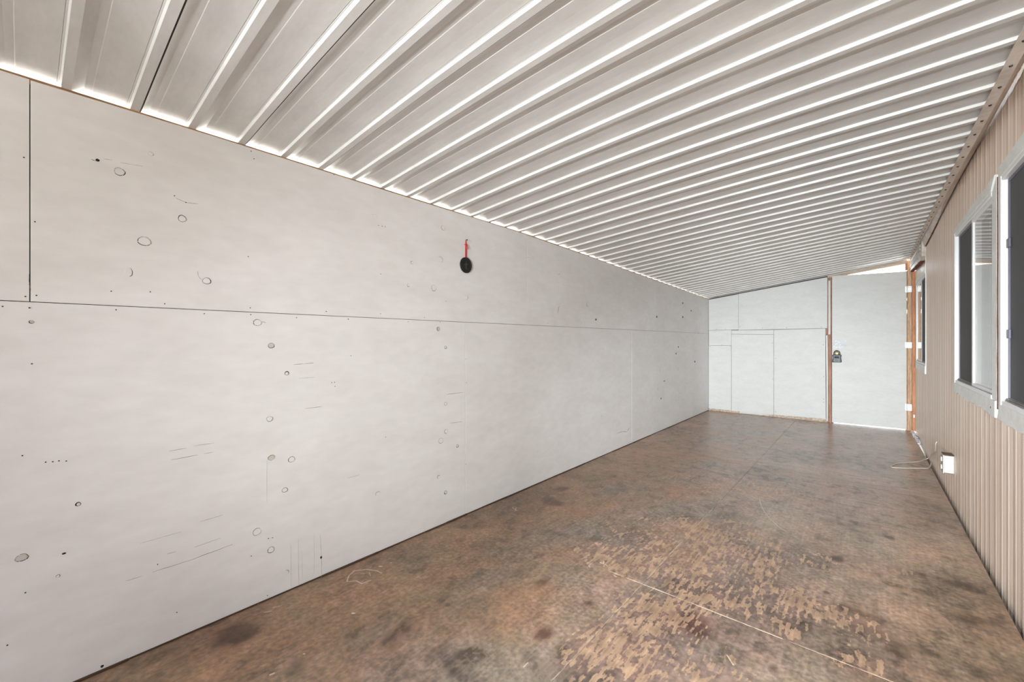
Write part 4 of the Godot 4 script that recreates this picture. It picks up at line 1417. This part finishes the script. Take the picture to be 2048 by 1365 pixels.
var cracks = [
	[0.002, 0.7, [Vector2(-0.788, 0.996), Vector2(-0.825, 0.997), Vector2(-0.873, 1)]],
	[0.0024, 0.6, [Vector2(-0.835, 0.794), Vector2(-0.91, 0.794)]],
	[0.0018, 0.7, [Vector2(-0.35, 0.698), Vector2(-0.401, 0.699)]],
	[0.0016, 0.5, [Vector2(-0.423, 0.703), Vector2(-0.489, 0.702)]],
	[0.0018, 0.7, [Vector2(-0.354, 0.665), Vector2(-0.436, 0.666)]],
	[0.0016, 0.7, [Vector2(-0.455, 0.667), Vector2(-0.485, 0.667)]],
	[0.001, 0.7, [Vector2(-0.27, 0.39), Vector2(-0.326, 0.39), Vector2(-0.385, 0.391)]],
	[0.0016, 0.5, [Vector2(-0.442, 0.409), Vector2(-0.517, 0.412)]],
	[0.0016, 0.5, [Vector2(-0.343, 0.324), Vector2(-0.369, 0.323)]],
	[0.0016, 0.6, [Vector2(-0.424, 0.318), Vector2(-0.509, 0.323)]],
	[0.002, 0.6, [Vector2(-0.302, 0.275), Vector2(-0.408, 0.274)]],
	[0.0022, 0.8, [Vector2(-0.408, 0.274), Vector2(-0.55, 0.283)]],
	[0.0018, 0.6, [Vector2(-0.232, 0.274), Vector2(-0.274, 0.273)]],
	[0.002, 0.6, [Vector2(-0.784, 0.996), Vector2(-0.825, 0.997), Vector2(-0.871, 1.001)]],
	[0.0027, 0.7, [Vector2(-1.67, 0.777), Vector2(-1.802, 0.777)]],
	[0.0024, 0.7, [Vector2(-1.696, 0.6), Vector2(-1.796, 0.593)]],
	[0.0016, 0.5, [Vector2(-1.035, 0.428), Vector2(-1.101, 0.429)]],
	[0.0014, 0.4, [Vector2(-0.806, 0.934), Vector2(-0.878, 0.933)]],
	[0.0012, 0.9, [Vector2(-0.435, 1.367), Vector2(-0.437, 1.348), Vector2(-0.447, 1.336)]],
	[0.001, 0.8, [Vector2(-0.177, 1.71), Vector2(-0.2, 1.713)]],
	[0.0014, 0.4, [Vector2(-0.219, 1.711), Vector2(-0.25, 1.714), Vector2(-0.277, 1.717)]],
	[0.0022, 0.9, [Vector2(-0.148, 1.699), Vector2(-0.158, 1.697), Vector2(-0.169, 1.704)]],
	[0.0016, 0.7, [Vector2(-0.369, 1.629), Vector2(-0.399, 1.62), Vector2(-0.436, 1.624)]],
	[0.002, 0.8, [Vector2(-0.643, 1.191), Vector2(-0.643, 1.164)]],
	[0.002, 0.8, [Vector2(-0.657, 1.182), Vector2(-0.666, 1.182), Vector2(-0.671, 1.177)]],
	[0.0024, 0.8, [Vector2(-0.015, 1.309), Vector2(-0.015, 1.277), Vector2(-0.017, 1.251)]],
	[0.0048, 0.8, [Vector2(-2.872, 1.384), Vector2(-2.858, 1.33)]],
	[0.005, 0.7, [Vector2(-3.918, 0.165), Vector2(-4.051, 0.161), Vector2(-4.137, 0.142), Vector2(-4.208, 0.174)]]]
var drips = [
	[0.002, [Vector2(-0.676, 0.595), Vector2(-0.676, 0.414)]],
	[0.002, [Vector2(-0.772, 0.208), Vector2(-0.775, 0.002)]],
	[0.002, [Vector2(-0.804, 0.215), Vector2(-0.806, 0.008)]],
	[0.0014, [Vector2(-0.821, 0.147), Vector2(-0.821, 0.028)]],
	[0.0021, [Vector2(-0.875, 0.214), Vector2(-0.875, 0.025)]],
	[0.0032, [Vector2(-0.903, 0.2), Vector2(-0.908, 0.114), Vector2(-0.911, 0.001)]]]
var stains = [
	[-1.829, -0.504, 0.0659, 0.0563, 0.7, 1], [-1.786, -0.564, 0.0666, 0.0674, 0.75, 0], [-1.47, -0.827, 0.0567, 0.0537, 0.85, 0], [-1.354, -0.942, 0.0475, 0.0582, 0.7, 1],
	[-1.822, -0.34, 0.0383, 0.0386, 0.6, 0], [-1.337, -1.157, 0.017, 0.017, 0.8, 0], [-1.322, -0.863, 0.0816, 0.0338, 0.4, 0], [-1.073, -0.929, 0.0419, 0.0326, 0.6, 0],
	[-1.05, -1.04, 0.044, 0.041, 0.7, 0], [-1.861, -1.714, 0.0752, 0.0637, 0.5, 0], [-1.631, -0.878, 0.0419, 0.0421, 0.3, 0], [-1.465, -0.594, 0.0674, 0.0498, 0.5, 0],
	[-1.651, -2.352, 0.0858, 0.0646, 0.9, 1], [-1.734, -2.617, 0.0475, 0.0649, 0.8, 0], [-1.421, -2.341, 0.0972, 0.083, 0.4, 1], [-1.182, -3.063, 0.0475, 0.0785, 0.6, 0],
	[-1.29, -1.612, 0.0326, 0.052, 0.7, 0], [-1.146, -1.543, 0.0461, 0.0536, 0.7, 0], [-0.891, -1.544, 0.0262, 0.0269, 0.6, 1], [-0.929, -1.274, 0.0319, 0.0472, 0.9, 1],
	[-0.827, -1.224, 0.0475, 0.0619, 0.95, 0], [-0.823, -1.108, 0.0411, 0.0422, 0.9, 0], [-1.061, -1.002, 0.0519, 0.0594, 0.8, 0], [-0.908, -1.036, 0.0405, 0.0375, 0.7, 0],
	[-1.809, -1.754, 0.0901, 0.0849, 0.6, 0], [-1.553, -1.693, 0.0603, 0.0531, 0.4, 0], [-1.589, -3.112, 0.0532, 0.059, 0.8, 1], [-1.617, -2.097, 0.0631, 0.0456, 0.5, 0],
	[-0.517, -1.681, 0.0639, 0.0804, 0.95, 2], [-1.023, -2.091, 0.0809, 0.0756, 0.35, 0], [-1.182, -2.068, 0.0553, 0.0623, 0.35, 0], [-1.295, -1.477, 0.0589, 0.0652, 0.4, 1],
	[-1.354, -2.044, 0.1014, 0.101, 0.4, 0], [-1.385, -1.207, 0.0213, 0.1155, 0.5, 0], [-0.13, -2.673, 0.0355, 0.044, 0.9, 0], [-0.101, -2.426, 0.0248, 0.023, 0.8, 0],
	[0.075, -2.547, 0.0319, 0.024, 0.8, 0], [0.11, -2.493, 0.0439, 0.023, 0.7, 0], [-0.144, -2.286, 0.017, 0.018, 0.8, 0], [-0.038, -2.201, 0.0915, 0.045, 0.7, 0],
	[-0.205, -1.983, 0.0333, 0.0251, 0.8, 0], [0.064, -1.997, 0.0347, 0.029, 0.7, 0], [0.135, -2.07, 0.0447, 0.0441, 0.5, 0], [-0.244, -1.645, 0.017, 0.0262, 0.7, 0],
	[0.262, -2.766, 0.0461, 0.0292, 0.6, 0], [0.085, -3.15, 0.0305, 0.028, 0.6, 0], [-0.091, -3.273, 0.0759, 0.046, 0.5, 0], [0.008, -2.088, 0.0858, 0.055, 0.55, 0],
	[-0.24, -1.917, 0.0227, 0.0242, 0.7, 0], [-0.387, -2.503, 0.0333, 0.0426, 0.6, 0], [0.308, -2.444, 0.0589, 0.0535, 0.9, 0], [0.274, -2.237, 0.0277, 0.0283, 0.9, 0],
	[0.311, -3.046, 0.0447, 0.0422, 0.7, 0], [0.294, -2.749, 0.0567, 0.0523, 0.8, 0], [0.253, -2.748, 0.0206, 0.0231, 0.7, 0], [0.197, -2.083, 0.0262, 0.0331, 0.6, 0],
	[0.314, -2.314, 0.0277, 0.0322, 0.7, 0], [0.028, -3.443, 0.0312, 0.029, 0.5, 0], [0.08, -3.152, 0.022, 0.02, 0.6, 0], [0.363, -2.722, 0.0439, 0.0222, 0.6, 0],
	[0.076, -2.563, 0.0455, 0.021, 0.6, 0], [0.183, -2.758, 0.0469, 0.0291, 0.5, 0]]
var peels = [
	[-1.069, -2.256, 0.0752, 1], [-0.881, -2.008, 0.0858, 0.9], [-0.876, -2.243, 0.0816, 0.9], [-1.066, -1.923, 0.0723, 0.8], [-1.022, -2.495, 0.0433, 0.6],
	[-0.864, -2.666, 0.0681, 0.8], [-0.722, -2.552, 0.0631, 0.9], [-0.673, -2.759, 0.0731, 0.9], [-0.614, -2.334, 0.1042, 1], [-0.632, -2.085, 0.0808, 1],
	[-0.57, -2.451, 0.0901, 1], [-0.616, -1.901, 0.0787, 0.8], [-0.49, -2.009, 0.0972, 1], [-0.469, -2.268, 0.0872, 0.9], [-0.748, -1.65, 0.0581, 0.9],
	[-0.653, -1.652, 0.0681, 0.9], [-0.739, -1.463, 0.0688, 1], [-0.656, -1.548, 0.0688, 0.9], [-0.774, -1.354, 0.0546, 0.9], [-0.691, -1.34, 0.0595, 1],
	[-0.569, -1.457, 0.0667, 0.9], [-0.727, -1.21, 0.0666, 1], [-0.554, -1.338, 0.0553, 0.9], [-0.489, -1.414, 0.0603, 0.9], [-0.511, -1.555, 0.0723, 0.7],
	[-0.81, -1.955, 0.0433, 0.8], [-0.88, -3.347, 0.0738, 0.6], [-0.338, -1.502, 0.0652, 0.6], [-1.111, -3.429, 0.0866, 0.5], [-0.527, -2.383, 0.0922, 0.9],
	[-0.358, -2.528, 0.0674, 0.9], [-0.471, -2.061, 0.0978, 1], [-0.32, -2.117, 0.0738, 0.9], [-0.237, -2.103, 0.0625, 0.8], [-0.113, -2.129, 0.0405, 0.75],
	[-0.03, -2.083, 0.0497, 0.8], [-0.027, -1.863, 0.0447, 0.75], [-0.606, -2.025, 0.0787, 1], [-0.469, -3.647, 0.11, 0.7], [-0.68, -3.598, 0.0837, 0.5],
	[-0.653, -2.52, 0.0837, 0.7], [-0.219, -2.574, 0.0653, 0.6], [-0.42, -2.31, 0.0723, 0.7], [0.127, -2.734, 0.0326, 0.4], [-0.236, -1.935, 0.0497, 0.6],
	[-0.493, -1.39, 0.083, 0.8], [-0.537, -2.742, 0.0695, 0.6]]
var scratches = [
	[0.0018, 0.9, [Vector2(-0.583, -3.332), Vector2(-0.55, -3.207), Vector2(-0.518, -3.112), Vector2(-0.468, -3.004), Vector2(-0.412, -2.914), Vector2(-0.364, -2.865)]],
	[0.0008, 0.9, [Vector2(-0.585, -3.343), Vector2(-0.583, -3.333)]],
	[0.0016, 0.9, [Vector2(0.155, -4.235), Vector2(0.248, -4.238), Vector2(0.337, -4.241)]],
	[0.0018, 0.9, [Vector2(-0.38, -1.604), Vector2(-0.365, -1.585), Vector2(-0.352, -1.569)]],
	[0.0024, 0.75, [Vector2(-1.818, -0.966), Vector2(-1.855, -0.994), Vector2(-1.876, -1.033), Vector2(-1.841, -1.081), Vector2(-1.792, -1.104), Vector2(-1.759, -1.107)]],
	[0.0024, 0.75, [Vector2(-1.818, -0.966), Vector2(-1.79, -0.996), Vector2(-1.751, -1.001), Vector2(-1.745, -1.041)]],
	[0.0016, 0.65, [Vector2(-1.829, -1.04), Vector2(-1.806, -1.072), Vector2(-1.777, -1.06)]],
	[0.0016, 0.9, [Vector2(-1.794, -2.103), Vector2(-1.741, -2.087)]],
	[0.0016, 0.9, [Vector2(-1.75, -2.079), Vector2(-1.773, -2.12)]],
	[0.0016, 0.9, [Vector2(-0.888, -1.1), Vector2(-0.889, -1.124)]],
	[0.0008, 0.9, [Vector2(0.101, -4.159), Vector2(0.142, -4.159)]],
	[0.0032, 0.7, [Vector2(-0.239, -2.667), Vector2(-0.21, -2.654)]],
	[0.0024, 0.7, [Vector2(-0.225, -2.642), Vector2(-0.194, -2.655)]],
	[0.0016, 0.8, [Vector2(-1.265, -4.171), Vector2(-1.19, -4.15)]],
	[0.004, 0.9, [Vector2(-0.476, -3.844), Vector2(-0.465, -3.831)]],
	[0.0032, 0.9, [Vector2(-1.019, -1.866), Vector2(-1.008, -1.865)]],
	[0.0032, 0.9, [Vector2(-1.009, -1.887), Vector2(-1, -1.864)]],
	[0.0024, 0.9, [Vector2(-0.974, -1.859), Vector2(-0.988, -1.866)]],
	[0.0024, 0.9, [Vector2(-1.046, -1.802), Vector2(-1.034, -1.794)]],
	[0.0032, 0.9, [Vector2(-0.911, -1.804), Vector2(-0.9, -1.802)]],
	[0.0024, 0.9, [Vector2(-0.913, -1.824), Vector2(-0.905, -1.822)]],
	[0.004, 0.85, [Vector2(-1.59, -0.867), Vector2(-1.584, -0.872)]],
	[0.004, 0.85, [Vector2(-1.819, -1.133), Vector2(-1.811, -1.14)]],
	[0.0024, 0.85, [Vector2(-1.807, -1.188), Vector2(-1.804, -1.191)]],
	[0.0024, 0.8, [Vector2(-1.514, -0.643), Vector2(-1.51, -0.646)]],
	[0.0032, 0.7, [Vector2(-1.502, -0.532), Vector2(-1.5, -0.542)]],
	[0.0024, 0.6, [Vector2(-1.868, -0.638), Vector2(-1.852, -0.661)]],
	[0.0024, 0.6, [Vector2(-1.872, -0.672), Vector2(-1.863, -0.694)]]]
